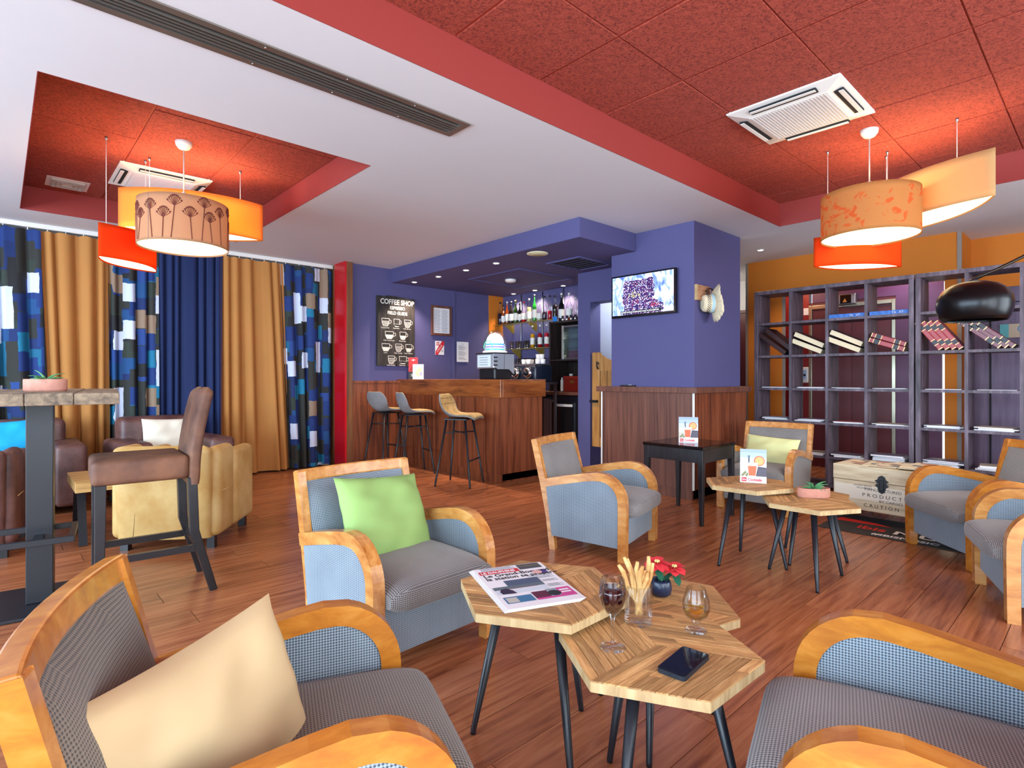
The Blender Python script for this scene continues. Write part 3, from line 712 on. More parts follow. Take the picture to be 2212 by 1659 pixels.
def suede_mat():
    t = NT('tan_microfibre'); m = t.coord('Object'); n = t.n('TexNoise', i_Scale=18.0, i_Detail=3.0); t.l(m, n, 0, 'Vector')
    r = t.ramp([(.3,'#8f7448'),(.7,'#b59763')]); t.l(n, r); t.l(r, t.b, 0, 'Base Color'); t.set(Roughness=.85); return t.mat
M_['tan'] = suede_mat(); M_['grey_suede'] = plain('grey_microfibre', '#7d7c7c', .85, var=.08, vs_=14)
def stool():
    t = thing('bar_stool', 'x', 'bar stool', (0,0,0), 0, 'grey and tan bar stools at the counter')
    prof = [(.235,.735),(.205,.770),(.13,.772),(.03,.752),(-.07,.742),(-.135,.765),(-.172,.82),(-.192,.89),(-.205,.955),(-.212,1.005)]
    wid  = [.150,.185,.215,.205,.165,.158,.195,.215,.190,.135]
    curl = [-.015,-.012,.002,.018,.05,.07,.06,.055,.045,.03]
    nrm  = [(0,1)]*4 + [(.35,.93),(.75,.66),(.95,.3),(.97,.2),(.98,.15),(.98,.15)]
    def pos(i, u, off=0):
        k = 2*u-1; (x, z), w_, c, nn = prof[i], wid[i], curl[i], nrm[i]
        d = c*abs(k)**2.2 + off
        return (x + nn[0]*d, w_*k, z + nn[1]*d)
    n = len(prof)-1
    sh = MB().grid(lambda u, v: pos(round(v*n), u), 12, n); sh.build('shell', M_['grey_suede'], t, sub=1, solid=.016)
    pad = MB().grid(lambda u, v: pos(round(v*n), .05+.9*u, .014), 12, n); pad.build('cushion', M_['tan'], t, sub=1, solid=.014)
    for i in (6, 7, 8):
        MB().tube([Vector(pos(i, u/8*.84+.08, .0215)) for u in range(9)], .0035, 6).build('stitch_line', plain('dark_stitch','#7d6238',.8), t)
    for sx in (-1,1):
        for sy in (-1,1):
            MB().tube([(sx*.11, sy*.11, .735), (sx*.205, sy*.205, .008), (sx*.205, sy*.205, 0)], [.0125,.0105,.009], 10).build('leg', M_['black'], t)
    q = .11 + .095*(.735-.58)/.735
    MB().tube([(-q,-q,.58),(q,q,.58)], .007, 8).build('brace', M_['black'], t); MB().tube([(-q,q,.58),(q,-q,.58)], .007, 8).build('brace', M_['black'], t)
    q = .11 + .095*(.735-.28)/.735
    MB().tube([(q,-q,.28),(q,q,.28)], .010, 8).build('footrest', M_['black'], t)
    MB().box(-.13,.13,-.13,.13,.722,.734).build('seat_plate', M_['black'], t)
    return t
st = stool(); st.location = (3.79, 4.98, 0); st.rotation_euler = (0,0,R(-60)); st['label'] = 'bar stool nearest to the counter corner, its tan backrest facing the room'
p = atz(905, 1019, 0); dup(st, (p.x-.09, p.y-.02, 0), R(-16), 'middle one of the three bar stools')
p = atz(850, 1005, 0); dup(st, (p.x-.17, p.y-.09, 0), R(8), 'bar stool farthest from the counter corner, its grey back facing out')

# ================================================================== high chair and high table
hc = thing('high_chair', 'tall brown suede bar chair on dark legs beside the high table', 'bar chair', (.59, 3.64, 0), R(176))
# local x forward (towards the table), local y left
def hb(u, v):
    a = 2*math.pi*v; ca, sa = math.cos(a), math.sin(a); q = u
    e = (1-(2*q-1)**10); xx = -.215 - .05*max(0, q-.2)**1.4 - .04*q*q; zz = .60 + .53*q
    k = max(0, 1 - (max(0, q-.93)/.07)**2)**.5
    return (xx + .036*k*math.copysign(abs(ca)**.5, ca)*(.8+.2*e), .215*(.75+.25*k if k > 0 else .75)*math.copysign(abs(sa)**.35, sa), zz)
sb = MB().grid(lambda v, u: hb(u, v), 28, 28); n0 = 29
sb.build('backrest', M_['suede'], hc, sub=1)
MB().box(-.19,.24,-.215,.215,.635,.765).build('seat', M_['suede'], hc, bevel=.03, seg=4, smooth=True)
for s in (-1,1):
    MB().bar((.20,s*.185,.64),(.205,s*.19,0),(.05,.04),(.05,.04)).build('leg', M_['dark_wood'], hc, bevel=.003)
    MB().bar((-.205,s*.185,.64),(-.215,s*.187,.34),.046,.05).bar((-.215,s*.187,.345),(-.31,s*.19,0),(.046,.038),(.05,.04)).build('leg', M_['dark_wood'], hc, bevel=.003)
    MB().bar((-.22,s*.187,.25),(.20,s*.187,.25),.025,.035).build('side_rail', M_['dark_wood'], hc)
MB().bar((.20,-.185,.30),(.20,.185,.30),.025,.035).build('footrest', M_['dark_wood'], hc); MB().bar((-.235,-.185,.27),(-.235,.185,.27),.025,.035).build('rear_rail', M_['dark_wood'], hc)

ht = thing('high_table', 'rustic high bar table on a black steel post at the left edge', 'high table', (.165, 3.85, 0), R(-7))
M_['rustic'] = wood('rustic_grey_oak', '#54473a', '#84705a', '#a58f73', (12, 1.2, 12), .7, bump=.4)
for k in range(4):
    MB().box(-.336+.168*k,-.336+.168*(k+1)-.002,-.68,.68,1.06,1.114 if k < 3 else 1.1125).build('plank', M_['rustic'], ht, bevel=.004)
MB().box(-.055,.055,-.06,.06,.016,1.05).build('post', M_['black'], ht, bevel=.003)
MB().box(-.25,.22,-.26,.26,0,.016).build('base_plate', M_['black'], ht, bevel=.003)
MB().box(-.2,.2,-.3,.3,1.05,1.06).build('top_plate', M_['black'], ht)
MB().box(-.60,.15,-.215,-.19,.345,.375).box(-.60,.15,.125,.15,.345,.375).box(.125,.15,-.19,.125,.345,.375).box(-.60,-.575,-.19,.125,.345,.375).box(-.02,.02,-.19,-.06,.35,.37).box(-.02,.02,.06,.125,.35,.37).build('footrest', M_['black'], ht, bevel=.002)

# ================================================================== leather seats and low table at the curtains
def rblock(name, b, mat, par, bev=.04, sg=4): return MB().box(*b).build(name, mat, par, bevel=bev, seg=sg, smooth=True)
def club(label, x, y, deg, mat, group='brown leather armchairs by the curtains'):
    t = thing('leather_armchair', label, 'armchair', (x, y, 0), R(deg), group)
    for s in (-1,1):
        rblock('arm', (-.36,.40, s*.355-.115, s*.355+.115, .06,.60), mat, t, .045)
    rblock('backrest', (-.44,-.18,-.36,.36,.10,.80), mat, t, .06)
    rblock('seat_cushion', (-.20,.37,-.235,.235,.25,.43), mat, t, .05)
    MB().box(-.36,.38,-.24,.24,.07,.26).build('base', mat, t, bevel=.01)
    for sx in (-.32,.34):
        for sy in (-.4,.4): MB().box(sx-.025,sx+.025,sy-.025,sy+.025,0,.07).build('foot', M_['dark_wood'], t)
    return t
club('brown leather armchair with the turquoise cushion', .115, 6.58, -90, M_['brown_leather'])
club('brown leather armchair with the white cushion below the navy curtain', 1.24, 6.33, -84, M_['brown_leather'])
pillow('turquoise cushion on the left brown leather armchair', 0, .46, .42, .14, lean(.08, 6.66, .60, -90, 18, 4), M_['cyan'], 11)
pillow('bright white cushion on the brown leather armchair below the navy curtain', 0, .44, .36, .13, lean(1.25, 6.46, .60, -86, 16, -2), M_['ivory'], 12)
def tub(label, x, y, deg, mat, group=None):
    t = thing('tub_chair', label, 'armchair', (x, y, 0), R(deg), group)
    # flat sloping back, rounded wings at both sides; +x is the front
    b = MB(); n = 10
    def bk(u, v):
        a = 2*math.pi*v; ca, sa = math.cos(a), math.sin(a)
        k = max(0, 1 - (max(0, u-.94)/.06)**2)**.5
        return (-.335 - .05*u + .055*k*math.copysign(abs(ca)**.5, ca), .30*(.85+.15*k)*math.copysign(abs(sa)**.3, sa)*(1+.04*u), .085 + .635*u)
    b.grid(lambda v, u: bk(u, v), 28, 30, flip=True); b.build('backrest', mat, t, sub=1)
    for s in (-1,1):
        rblock('wing', (-.36,-.08, s*.305-.05, s*.305+.05, .085,.71), mat, t, .048, 5)
        rblock('arm', (-.07,.33, s*.30-.055, s*.30+.055, .085,.66), mat, t, .05, 6)
        MB().tube([(-.31,s*.356,.40),(-.12,s*.356,.40)], .003, 6).build('seam', plain('pale_seam','#d8b87c',.7), t)
    rblock('seat', (-.28,.36,-.24,.24,.12,.43), mat, t, .05)
    for sx in (-.30,.28):
        for sy in (-.28,.28): MB().box(sx-.025,sx+.025,sy-.025,sy+.025,0,.09).build('foot', M_['dark_wood'], t)
    return t
tc = tub('tan leather tub chair seen from behind, beneath the high chair seat', 1.05, 4.70, 54, M_['tan_leather'])
for s in (-1,1): MB().tube([(-.388,s*.19,.09),(-.432,s*.12,.70)], .003, 6).build('seam', plain('dark_seam','#8a6a3c',.7), tc)
tub('brown leather tub chair cropped by the left edge, behind the post', -.20, 5.32, 80, M_['brown_leather'])

lt = thing('low_table', 'low table of layered light wood on slanted black steel legs', 'low table', (.61, 5.17, 0), R(0))
M_['ply'] = wood('layered_wood', '#8b6234', '#c89a5b', '#dfbd80', (1.5, 40, 40), .5, bump=.2)
for k in range(5): MB().box(-.22,.22,-.31+.124*k,-.31+.124*(k+1)-.002,.385,.455).build('board', M_['ply'], lt, bevel=.003)
for sx in (-.17,.17):
    MB().bar((sx,-.09,.395),(sx-.0,-.24,0),.05,.02).build('leg', M_['black'], lt); MB().bar((sx,.09,.395),(sx,.24,0),.05,.02).build('leg', M_['black'], lt)
    MB().box(sx-.03,sx+.03,-.14,.14,.385,.395).build('top_bracket', M_['black'], lt)
cd = thing('card', 'small blank white card standing on the low table', 'card', (.77, 5.40, .455), R(40))
MB().box(-.09,.09,-.003,.003,0,.15).build('sheet', M_['paper'], cd)

# planters
def planter(label, x, y, z, deg, L, W_, h, seed, lean_=1):
    t = thing('planter', label, 'planter', (x, y, z), R(deg), 'oval terracotta planters with succulents')
    o = MB().lathe([(.47,0),(.5,.01),(.5,h-.004),(.49,h),(.455,h),(.45,h-.012),(0,h-.012)], 40, sx=L, sy=W_); o.build('pot', M_['terracotta'], t)
    MB().lathe([(.45,h-.013),(.3,h-.008),(0,h-.006)], 28, sx=L, sy=W_).build('soil', M_['soil'], t)
    rnd = random.Random(seed)
    for k in range(22):
        a = rnd.uniform(0, 6.28); el = rnd.uniform(.35, 1.35); ln = rnd.uniform(.055, .09)
        p = Vector((.0, 0, h-.008)); pts = []
        for i in range(5):
            q = i/4; e2 = el - .5*q; p2 = p + Vector((math.cos(a)*math.cos(e2), math.sin(a)*math.cos(e2), math.sin(e2)))*ln*q; pts.append(p2)
        MB().tube(pts, [.0045,.005,.0042,.0028,.0006], 5).build('leaf', M_['leaf'], t)
    return t
p = atz(1757.5, 1074, .4615); planter('terracotta planter on the far hexagonal table', p.x, p.y, .4615, -46, .19, .10, .058, 4)
p = atd(98, 838, 2.8); planter('terracotta planter on the high bar table', p.x, p.y, 1.114, -44, .21, .11, .062, 9)
# ================================================================== pendant lamps
def bulb(par, z, e):
    MB().lathe([(.0,z-.055),(.025,z-.045),(.032,z-.02),(.02,z+.015),(.014,z+.04),(0,z+.045)], 16).build('bulb', emit('lit_bulb','#ffdf9e',14), par)
    lamp('POINT', 'bulb_light', (0,0,z), e, WARM, .05, par)
GLOW = emit('lit_diffuser', '#ffe6b0', 2.2)
LINING = plain('cream_lining', '#f3e6c8', .8)
def canopy_wire(t, x, y, z0, z1, zc, white=True):
    M = Matrix.Translation((x, y, 0))
    MB().tube([(x,y,z1),(x,y,zc-.02)], .0022, 6).build('wire', M_['plastic'] if white else M_['steel'], t)
    MB().lathe([(.010,zc),(.010,zc-.014),(.004,zc-.03)], 12, M=M).build('ceiling_hook', M_['steel'], t)
def drum(label, x, y, zc, z0, z1, r, mat, e, rz=0):
    t = thing('pendant_lamp', label, 'pendant lamp', (x, y, 0), rz)
    MB().grid(lambda u, v: (r*math.cos(6.28318*u), r*math.sin(6.28318*u), z0+(z1-z0)*v), 64, 8).build('shade', mat, t, solid=.0025)
    MB().lathe([(r*1.001,z0),(r*1.004,z0+.004),(r*1.001,z0+.008)], 64, cap=False).build('lower_rim', LINING, t)
    MB().lathe([(r*.985,z0+.012),(0,z0+.012)], 64).build('diffuser', GLOW, t)
    MB().tube([(0,0,z1-.06),(0,0,z1+.09)], .011, 10).build('lamp_holder', M_['plastic'], t)
    MB().tube([(0,0,z1+.09),(0,0,zc-.05)], .005, 8).build('cord', plain('textile_cord','#b9a49a',.6), t)
    MB().lathe([(.0,zc-.062),(.012,zc-.062),(.035,zc-.052),(.052,zc-.03),(.058,zc),(0,zc)], 28).build('canopy', M_['plastic'], t)
    sp = MB()
    for k in range(3):
        a = k*2.094; sp.tube([(0,0,z1-.02),(r*math.cos(a),r*math.sin(a),z1-.02)], .003, 6)
    sp.build('spider', M_['plastic'], t); bulb(t, z1-.10, e)
    return t
def almond(label, p, q, z0, z1, W_, mat, e, zc, wires, nb=2):
    p, q = Vector(p), Vector(q); c = (p+q)/2; L = (q-p).length; a = math.atan2(q.y-p.y, q.x-p.x)
    t = thing('pendant_lamp', label, 'pendant lamp', (c.x, c.y, 0), a)
    for s in (-1, 1):
        MB().grid(lambda u, v: (L*(u-.5), s*W_/2*(1-(2*u-1)**2), z0+(z1-z0)*v), 32, 6).build('shade', mat, t, solid=.0025)
    n = 32; pts = [(L*(k/n-.5)*.985, W_/2*.97*(1-(2*k/n-1)**2)) for k in range(n+1)] + [(L*(k/n-.5)*.985, -W_/2*.97*(1-(2*k/n-1)**2)) for k in range(n-1, 0, -1)]
    MB().prism(pts, z0+.010, z0+.013).build('diffuser', GLOW, t)
    for f in wires:
        x = L*f; canopy_wire(t, x, 0, z0, z1-.01, zc)
        MB().tube([(x,-W_/2*(1-4*f*f),z1-.01),(x,W_/2*(1-4*f*f),z1-.01)], .003, 6).build('cross_bar', M_['plastic'], t)
    for k in range(nb):
        x = L*(.22*(2*k-1) if nb > 1 else 0)
        MB().lathe([(.0,z1-.16),(.022,z1-.15),(.028,z1-.125),(.014,z1-.08),(0,z1-.075)], 14, M=Matrix.Translation((x,0,0))).build('bulb', emit('lit_bulb','#ffdf9e',14), t)
        lamp('POINT', 'bulb_light', (x,0,z1-.12), e/nb, WARM, .04, t)
    return t
# dried flower print on the left drum: umbels drawn as thin stems on the shade
C_drumL = shade_cloth('printed_mauve_shade', '#c39a78', .45); C_drumR = shade_cloth('printed_tan_shade', '#c28a52', .4, 'blotch', plant='#cb6a38')
C_yellow = shade_cloth('amber_shade', '#f2ad58', .6); C_red = shade_cloth('red_orange_shade', '#e05420', .55); C_pale = shade_cloth('sand_shade', '#d9b27c', .4)
dl = drum('drum pendant printed with dark dried flower heads, left lamp group', 1.003, 4.648, 2.915, 2.13, 2.455, .292, C_drumL, 7)
rnd = random.Random(4); st = MB(); rr = .2945
def onr(a, z): return Vector((rr*math.cos(a), rr*math.sin(a), z))
for k in range(22):
    a = -6.28*k/22 + rnd.uniform(-.1,.1); zt = rnd.uniform(2.27, 2.40); lean_ = rnd.uniform(-.10,.10); wd = .0032
    base = [onr(a - lean_*(1-i/6), 2.145 + (zt-2.145)*i/6) for i in range(7)]; st.tube(base, wd, 4)
    for j in range(9):
        da = (j-4)*.036; h = .065 - .0022*(j-4)**2
        st.tube([onr(a, zt), onr(a+da*.6, zt+h*.55), onr(a+da, zt+h)], .0020, 4)
        for m_ in range(4): st.tube([onr(a+da, zt+h), onr(a+da+(m_-1.5)*.012, zt+h+.012-.001*(m_-1.5)**2)], .0026, 4)
tag(st.build('flower_print', plain('flower_ink','#6f2f22',.8), dl), kind='stuff')
MB().grid(lambda u, v: (rr*math.cos(R(212)+.012*u), rr*math.sin(R(212)+.012*u), 2.14+.31*v), 2, 6).build('seam', plain('shade_seam','#6b625f',.7), dl)
almond('large amber almond shaped pendant, left lamp group', (.68,5.216,0), (1.657,4.93,0), 2.345, 2.65, .34, C_yellow, 15, 2.915, (-.30,.33))
almond('small red orange pointed pendant, left lamp group', (.519,4.863,0), (.949,5.336,0), 2.04, 2.28, .25, C_red, 4.5, 2.915, (-.38,.30), 1)
drum('tan drum pendant with orange leaf print, right lamp group', 4.513, 1.189, 2.93, 2.165, 2.475, .30, C_drumR, 6)
almond('large sand coloured almond shaped pendant, right lamp group', (4.573,.521,0), (5.255,1.384,0), 2.32, 2.62, .36, C_pale, 9, 2.93, (-.25,.33))
almond('small red pointed pendant hanging lowest, right lamp group', (4.622,1.591,0), (5.118,1.134,0), 2.035, 2.26, .25, C_red, 4.5, 2.93, (-.34,.34), 1)

# ================================================================== on the bar walls
def wallY(p): return frame((p[0], p[1], p[2]), (1,0,0), (0,0,1))     # text plane facing -Y
cs = thing('coffee_sign', 'black plank wall sign with white coffee cup drawings', 'sign', (0,0,0))
board = wood('black_plank', '#171313', '#2a2422', '#4a4240', (12, 12, 1.2), .75, bump=.2)
X0, X1, Z0, Z1 = 3.795, 4.39, 1.35, 2.31
for k in range(4):
    a = X0 + (X1-X0)*k/4; b = X0 + (X1-X0)*(k+1)/4 - .003; d = (.0,.012,.004,-.006)[k]
    MB().box(a,b,6.822,6.868,Z0+d*.6,Z1+d).build('plank', board, cs, bevel=.003)
def onboard(x, z): return frame((X0 + x, 6.8212, Z0 + z), (1,0,0), (0,0,1))
text('lettering', 'COFFEE SHOP', .098, M_['white_ink'], cs, onboard(.31,.855), 'CENTER', .0004, .88, .002)
text('lettering', 'ESPRESSO', .062, M_['white_ink'], cs, onboard(.31,.785), 'CENTER', .0004, .9, .0015)
text('lettering', 'FIELD GUIDE', .062, M_['white_ink'], cs, onboard(.31,.715), 'CENTER', .0004, .9, .0015)
for cx, cz, wd, hd, fill, nm in ((.125,.60,.125,.105,.7,'Cappuccino'),(.30,.60,.10,.105,.3,'Espresso'),(.475,.60,.11,.105,.75,'Cafe Breve'),(.185,.425,.14,.10,.55,'Cafe Americano'),(.40,.425,.11,.105,.5,'Macchiato'),
        (.13,.255,.13,.10,.5,'Latte'),(.33,.255,.11,.105,.8,'Cafe Crema'),(.495,.255,.11,.105,.45,'Cafe Cubano'),(.215,.085,.11,.105,.8,'Cafe Mocha'),(.40,.085,.13,.10,.3,'Ristretto')):
    M = onboard(cx, cz); c = MB(); o = [(-wd/2,hd/2),(-wd*.46,-.01),(-wd*.30,-hd/2),(wd*.22,-hd/2),(wd*.40,-.01),(wd*.44,hd/2),(-wd/2,hd/2)]
    ribbon(c, o, .006, M); ribbon(c, [(wd*.43,hd*.32),(wd*.66,hd*.30),(wd*.68,0),(wd*.36,-hd*.2)], .006, M)
    q = -hd*.42 + hd*.8*fill
    for i in range(6):
        zz = -hd*.40 + (q+hd*.40)*i/5; ribbon(c, [(-wd*.32-.02*i/5,zz),(wd*.25+.02*i/5,zz)], .005 if fill > .6 else .009, M)
    c.build('cup_drawing', M_['white_ink'], cs); text('lettering', nm, .027, M_['white_ink'], cs, onboard(cx-.01, cz-hd/2-.03), 'CENTER', .0003)
fn = thing('framed_notice', 'white notice in a dark wooden frame on the purple wall', 'picture frame', (0,0,0))
MB().box(4.69,5.055,6.84,6.868,2.225,2.26).box(4.69,5.055,6.84,6.868,1.815,1.85).box(4.69,4.725,6.84,6.868,1.85,2.225).box(5.02,5.055,6.84,6.868,1.85,2.225).build('frame', M_['panel'], fn, bevel=.004)
MB().box(4.725,5.02,6.855,6.866,1.85,2.225).build('notice', M_['paper'], fn)
ln = MB()
for k in range(22):
    for c in (0,1): ln.box(4.745+.135*c, 4.86+.135*c-.02*(k*7 % 4)/3, 6.8545, 6.855, 1.87+.0155*k, 1.876+.0155*k)
tag(ln.build('print', plain('faint_print','#9a9aa6',.8), fn), kind='stuff')
lc = thing('licence_sign', 'small white licence sign with a red diagonal band', 'sign', (0,0,0))
MB().box(4.772,4.93,6.864,6.869,1.53,1.735).build('plate', M_['paper'], lc)
M = frame((4.772,6.8635,1.53), (1,0,0), (0,0,1)); b = MB(); b.add([(0,.045,.0004),(0,.0,.0004),(.045,.0,.0004),(.158,.15,.0004),(.158,.205,.0004),(.118,.205,.0004)], [(0,1,2,3,4,5)], 0, False, M)
b.build('red_band', M_['red_ink'], lc)
text('lettering', 'LICENCE', .036, M_['paper'], lc, M @ Matrix.Translation((.035,.028,.0006)) @ Matrix.Rotation(R(50),4,'Z'), 'LEFT', .0003)
text('lettering', 'IV', .05, M_['ink'], lc, M @ Matrix.Translation((.10,.04,.0005)), 'LEFT', .0003)
b = MB(); b.add([(.02,.135,0),(.07,.135,0),(.07,.19,0),(.02,.19,0)], [(0,1,2,3)], 0, False, M @ Matrix.Translation((0,0,.0004))); b.build('red_shield', M_['red_ink'], lc)
b = MB(); quad(b,.04,.048,.135,.19,M,0,.0008); quad(b,.02,.07,.158,.166,M,0,.0008); b.build('white_cross', M_['paper'], lc)
pn = thing('paper_notice', 'white printed sheet pinned to the purple wall', 'paper', (0,0,0))
MB().box(5.158,5.385,6.852,6.854,1.43,1.74).build('sheet', M_['paper'], pn); ln = MB()
for k in range(15):
    if k in (3, 9): continue
    ln.box(5.19,5.35-.03*(k % 3),6.8515,6.852,1.47+.0145*k,1.474+.0145*k)
tag(ln.build('print', M_['ink'], pn), kind='stuff')
text('lettering', '* *', .03, M_['ink'], pn, frame((5.255,6.8515,1.69),(1,0,0),(0,0,1)))

# brochures and beer dispenser on the counter
def standcard(name, label, cat, x, y, z, deg, w_, h, mats, paint, group=None):
    t = thing(name, label, cat, (x, y, z), R(deg), group)        # local: faces -y, x to the right
    MB().add([(-w_/2,0,0),(w_/2,0,0),(w_/2,.018,h),(-w_/2,.018,h),(-w_/2,.0015,0),(w_/2,.0015,0),(w_/2,.0195,h),(-w_/2,.0195,h)], [(0,1,2,3),(7,6,5,4),(0,4,5,1),(3,2,6,7),(0,3,7,4),(1,5,6,2)]).build('front_sheet', M_['paper'], t)
    MB().add([(-w_/2,.04,0),(w_/2,.04,0),(w_/2,.0195,h),(-w_/2,.0195,h),(-w_/2,.0385,0),(w_/2,.0385,0),(w_/2,.018,h),(-w_/2,.018,h)], [(3,2,1,0),(4,5,6,7),(4,5,1,0),(3,2,6,7),(0,3,7,4),(1,5,6,2)]).build('rear_sheet', M_['paper'], t)
    paint(t, frame((0,0,0), (1,0,0), (0,.018,h)), w_, h); return t
def flat(t, name, mat, M, poly, z=.0006):
    return MB().add([(x,y,z) for x, y in poly], [list(range(len(poly)))], 0, False, M).build(name, mat, t)
def circle(cx, cy, r, n=20): return [(cx+r*math.cos(6.2832*k/n), cy+r*math.sin(6.2832*k/n)) for k in range(n)]
def paint_red(t, M, w_, h):
    flat(t,'red_picture',plain('red_print','#b81f22',.5),M,[(-w_/2,.35*h),(w_/2,.35*h),(w_/2,h),(-w_/2,h)])
    flat(t,'black_panel',plain('black_print','#201a20',.5),M,[(-w_/2,0),(w_/2,0),(w_/2,.35*h),(-w_/2,.35*h)])
    flat(t,'star',M_['paper'],M,[(-.035,.88*h),(-.005,.90*h),(.0,.95*h),(.005,.90*h),(.04,.89*h),(.008,.865*h),(.0,.82*h),(-.008,.865*h)],.001)
    for k in range(4): flat(t,'picture_patch',plain('dark_red_print','#7a1216',.5),M,circle(-.03+.02*k,h*(.45+.08*(k % 3)),.014,8),.001)
    for k in range(2): flat(t,'text_line',M_['paper'],M,[(-.03,h*(.14+.07*k)),(.03,h*(.14+.07*k)),(.03,h*(.17+.07*k)),(-.03,h*(.17+.07*k))],.001)
def paint_pale(t, M, w_, h):
    flat(t,'peach_shape',plain('peach_print','#f0c9a0',.6),M,circle(.01,h*.42,w_*.33),.0006); flat(t,'peach_shape',plain('peach_print','#f0c9a0',.6),M,circle(.02,h*.62,w_*.24),.0008)
    flat(t,'lilac_shape',plain('lilac_print','#a9a6d8',.6),M,[(.02,h*.25),(.055,h*.25),(.055,h*.48),(.02,h*.48)],.001); flat(t,'blue_stroke',plain('blue_print','#8fb0dc',.6),M,[(-.04,h*.7),(-.03,h*.7),(-.03,h*.85),(-.04,h*.85)],.001)
standcard('brochure', 'red and black leaflet standing on the bar counter', 'brochure', 4.32, 6.76, 1.165, -36, .13, .31, 0, paint_red)
standcard('brochure', 'white leaflet with peach print standing on the bar counter', 'brochure', 4.30, 6.60, 1.165, -34, .15, .21, 0, paint_pale)
bd = thing('beer_dispenser', 'silver beer dispenser with a glowing clear dome on the counter', 'beer dispenser', (4.345, 5.02, 1.165), R(0))
MB().box(-.13,.14,-.145,.145,.0,.13).build('base', plain('black_plastic','#141418',.4), bd, bevel=.015)
for k in range(8): MB().box(-.134,-.130,-.125+.033*k,-.112+.033*k,.015,.11).build('cooling_rib', M_['black'], bd)
sil = plain('silver_panel', '#c3cbd4', .3, .6)
MB().prism([(-.16,.16),(-.10,.12),(.08,.12),(.16,.06),(.16,.30),(-.16,.30)], 0, .004, 0, Matrix.Translation((0,-.157,0)) @ XZ).build('side_plate', sil, bd)
MB().box(-.155,.155,-.155,.155,.13,.30).build('body', sil, bd, bevel=.012, seg=3)
MB().box(-.163,-.154,-.10,.13,.145,.285).build('front_plate', plain('window_reflection_plate','#dce8ee',.35), bd, bevel=.004)  # front plate, its pale blue holds the window reflection as colour
for k in range(4): MB().box(-.165,-.163,-.06,.09,.17+.028*k,.175+.028*k).build('plate_print', M_['steel'], bd)
MB().box(-.0,.004,-.163,-.155,.12,.298).build('panel_joint', M_['black'], bd)
for k in range(3): MB().box(-.160,-.10,-.161,-.145,.16+.045*k,.172+.045*k).build('vent_slit', M_['plastic'], bd)
MB().box(-.165,.165,-.165,.165,.298,.314).build('top_plate', M_['black'], bd, bevel=.006)
MB().lathe([(.146,.314),(.146,.332),(.138,.336),(.132,.336)], 36, cap=False).build('dome_ring', M_['plastic'], bd)
MB().lathe([(.135,.33),(.135,.45),(.124,.50),(.100,.545),(.063,.573),(.027,.582),(0,.584)], 36, cap=False).build('dome', M_['glass'], bd)
MB().lathe([(.105,.334),(.105,.45),(.093,.495),(.066,.525),(.027,.540),(0,.542)], 28).build('inner_light', emit('iridescent_light','#d0d4f4',.75), bd)
for k, h in enumerate(('#46b9a0','#8f7fe0','#4f9fe8')):
    MB().lathe([(.108,.345+.03*k),(.110,.358+.03*k),(.108,.362+.03*k)], 28, cap=False).build('coloured_band', emit('band_%d' % k, h, .35), bd)
MB().tube([(-.112,.075*math.cos(R(a_)),.37+.085*math.sin(R(a_))) for a_ in range(0,181,20)], .005, 8).build('rainbow_arc', emit('green_arc','#4bc28c',.5), bd)

# ================================================================== back bar
def bottle(label, base, h, r, body, label_col, cap, fill=1.0, liquid=None, group='bottles on the top glass shelf', neck=.36):
    t = thing('bottle', label, 'bottle', base, 0, group)
    sh = 1-neck; prof = [(0,0),(r*.94,0),(r,.006),(r,h*(sh-.10)),(r*.82,h*(sh-.03)),(r*.42,h*(sh+.06)),(r*.34,h*(sh+.12)),(r*.34,h*.93),(r*.38,h*.94),(r*.38,h*.955)]
    MB().lathe(prof, 14).build('glass_body', body, t)
    if liquid:
        lz = h*fill; lp = [(0,.004),(r*.92,.004),(r*.94,min(lz, h*(sh-.1)))]
        if lz > h*(sh-.1): lp += [(r*.76,min(lz,h*(sh-.02)))]
        lp += [(0,lp[-1][1])]; MB().lathe(lp, 14).build('liquid', liquid, t)
    MB().lathe([(r*.40,h*.93),(r*.42,h*1.0),(0,h*1.0)], 12).build('cap', cap, t)
    if label_col: MB().lathe([(r*1.012,h*.14),(r*1.012,h*.44)], 14, cap=False).build('paper_label', label_col, t)
    return t
def bg(n, h, a=.25):
    t = NT(n); t.set(Base_Color=lin(h), Roughness=.06); t.b.inputs['Coat Weight'].default_value = .3; return t.mat
amber, dark_b, green_b, dkgreen, red_l, gold_l, orange_l, violet_d = bg('amber_glass','#6b2f10'), bg('black_glass','#141014'), bg('green_glass','#1f7a2a'), bg('olive_glass','#2b4a1c'), bg('red_liquor','#a8101e'), bg('yellow_liquor','#d99a16'), bg('orange_liquor','#c75416'), bg('violet_liquor','#261a34')
clearb = glass('bottle_glass', (.94,.95,.94,1), .5)
white_l, blk_cap, wht_cap, gold_cap, cream_l = plain('label_white','#e6e6e0',.6), plain('cap_black','#15151a',.4), plain('cap_white','#ece8e2',.4), plain('cap_gold','#b58a3a',.35,.6), plain('label_cream','#dcc88e',.6)
ords = ['first','second','third','fourth','fifth','sixth','seventh','eighth','ninth','tenth','eleventh','twelfth','thirteenth','fourteenth','fifteenth','sixteenth','seventeenth','eighteenth']
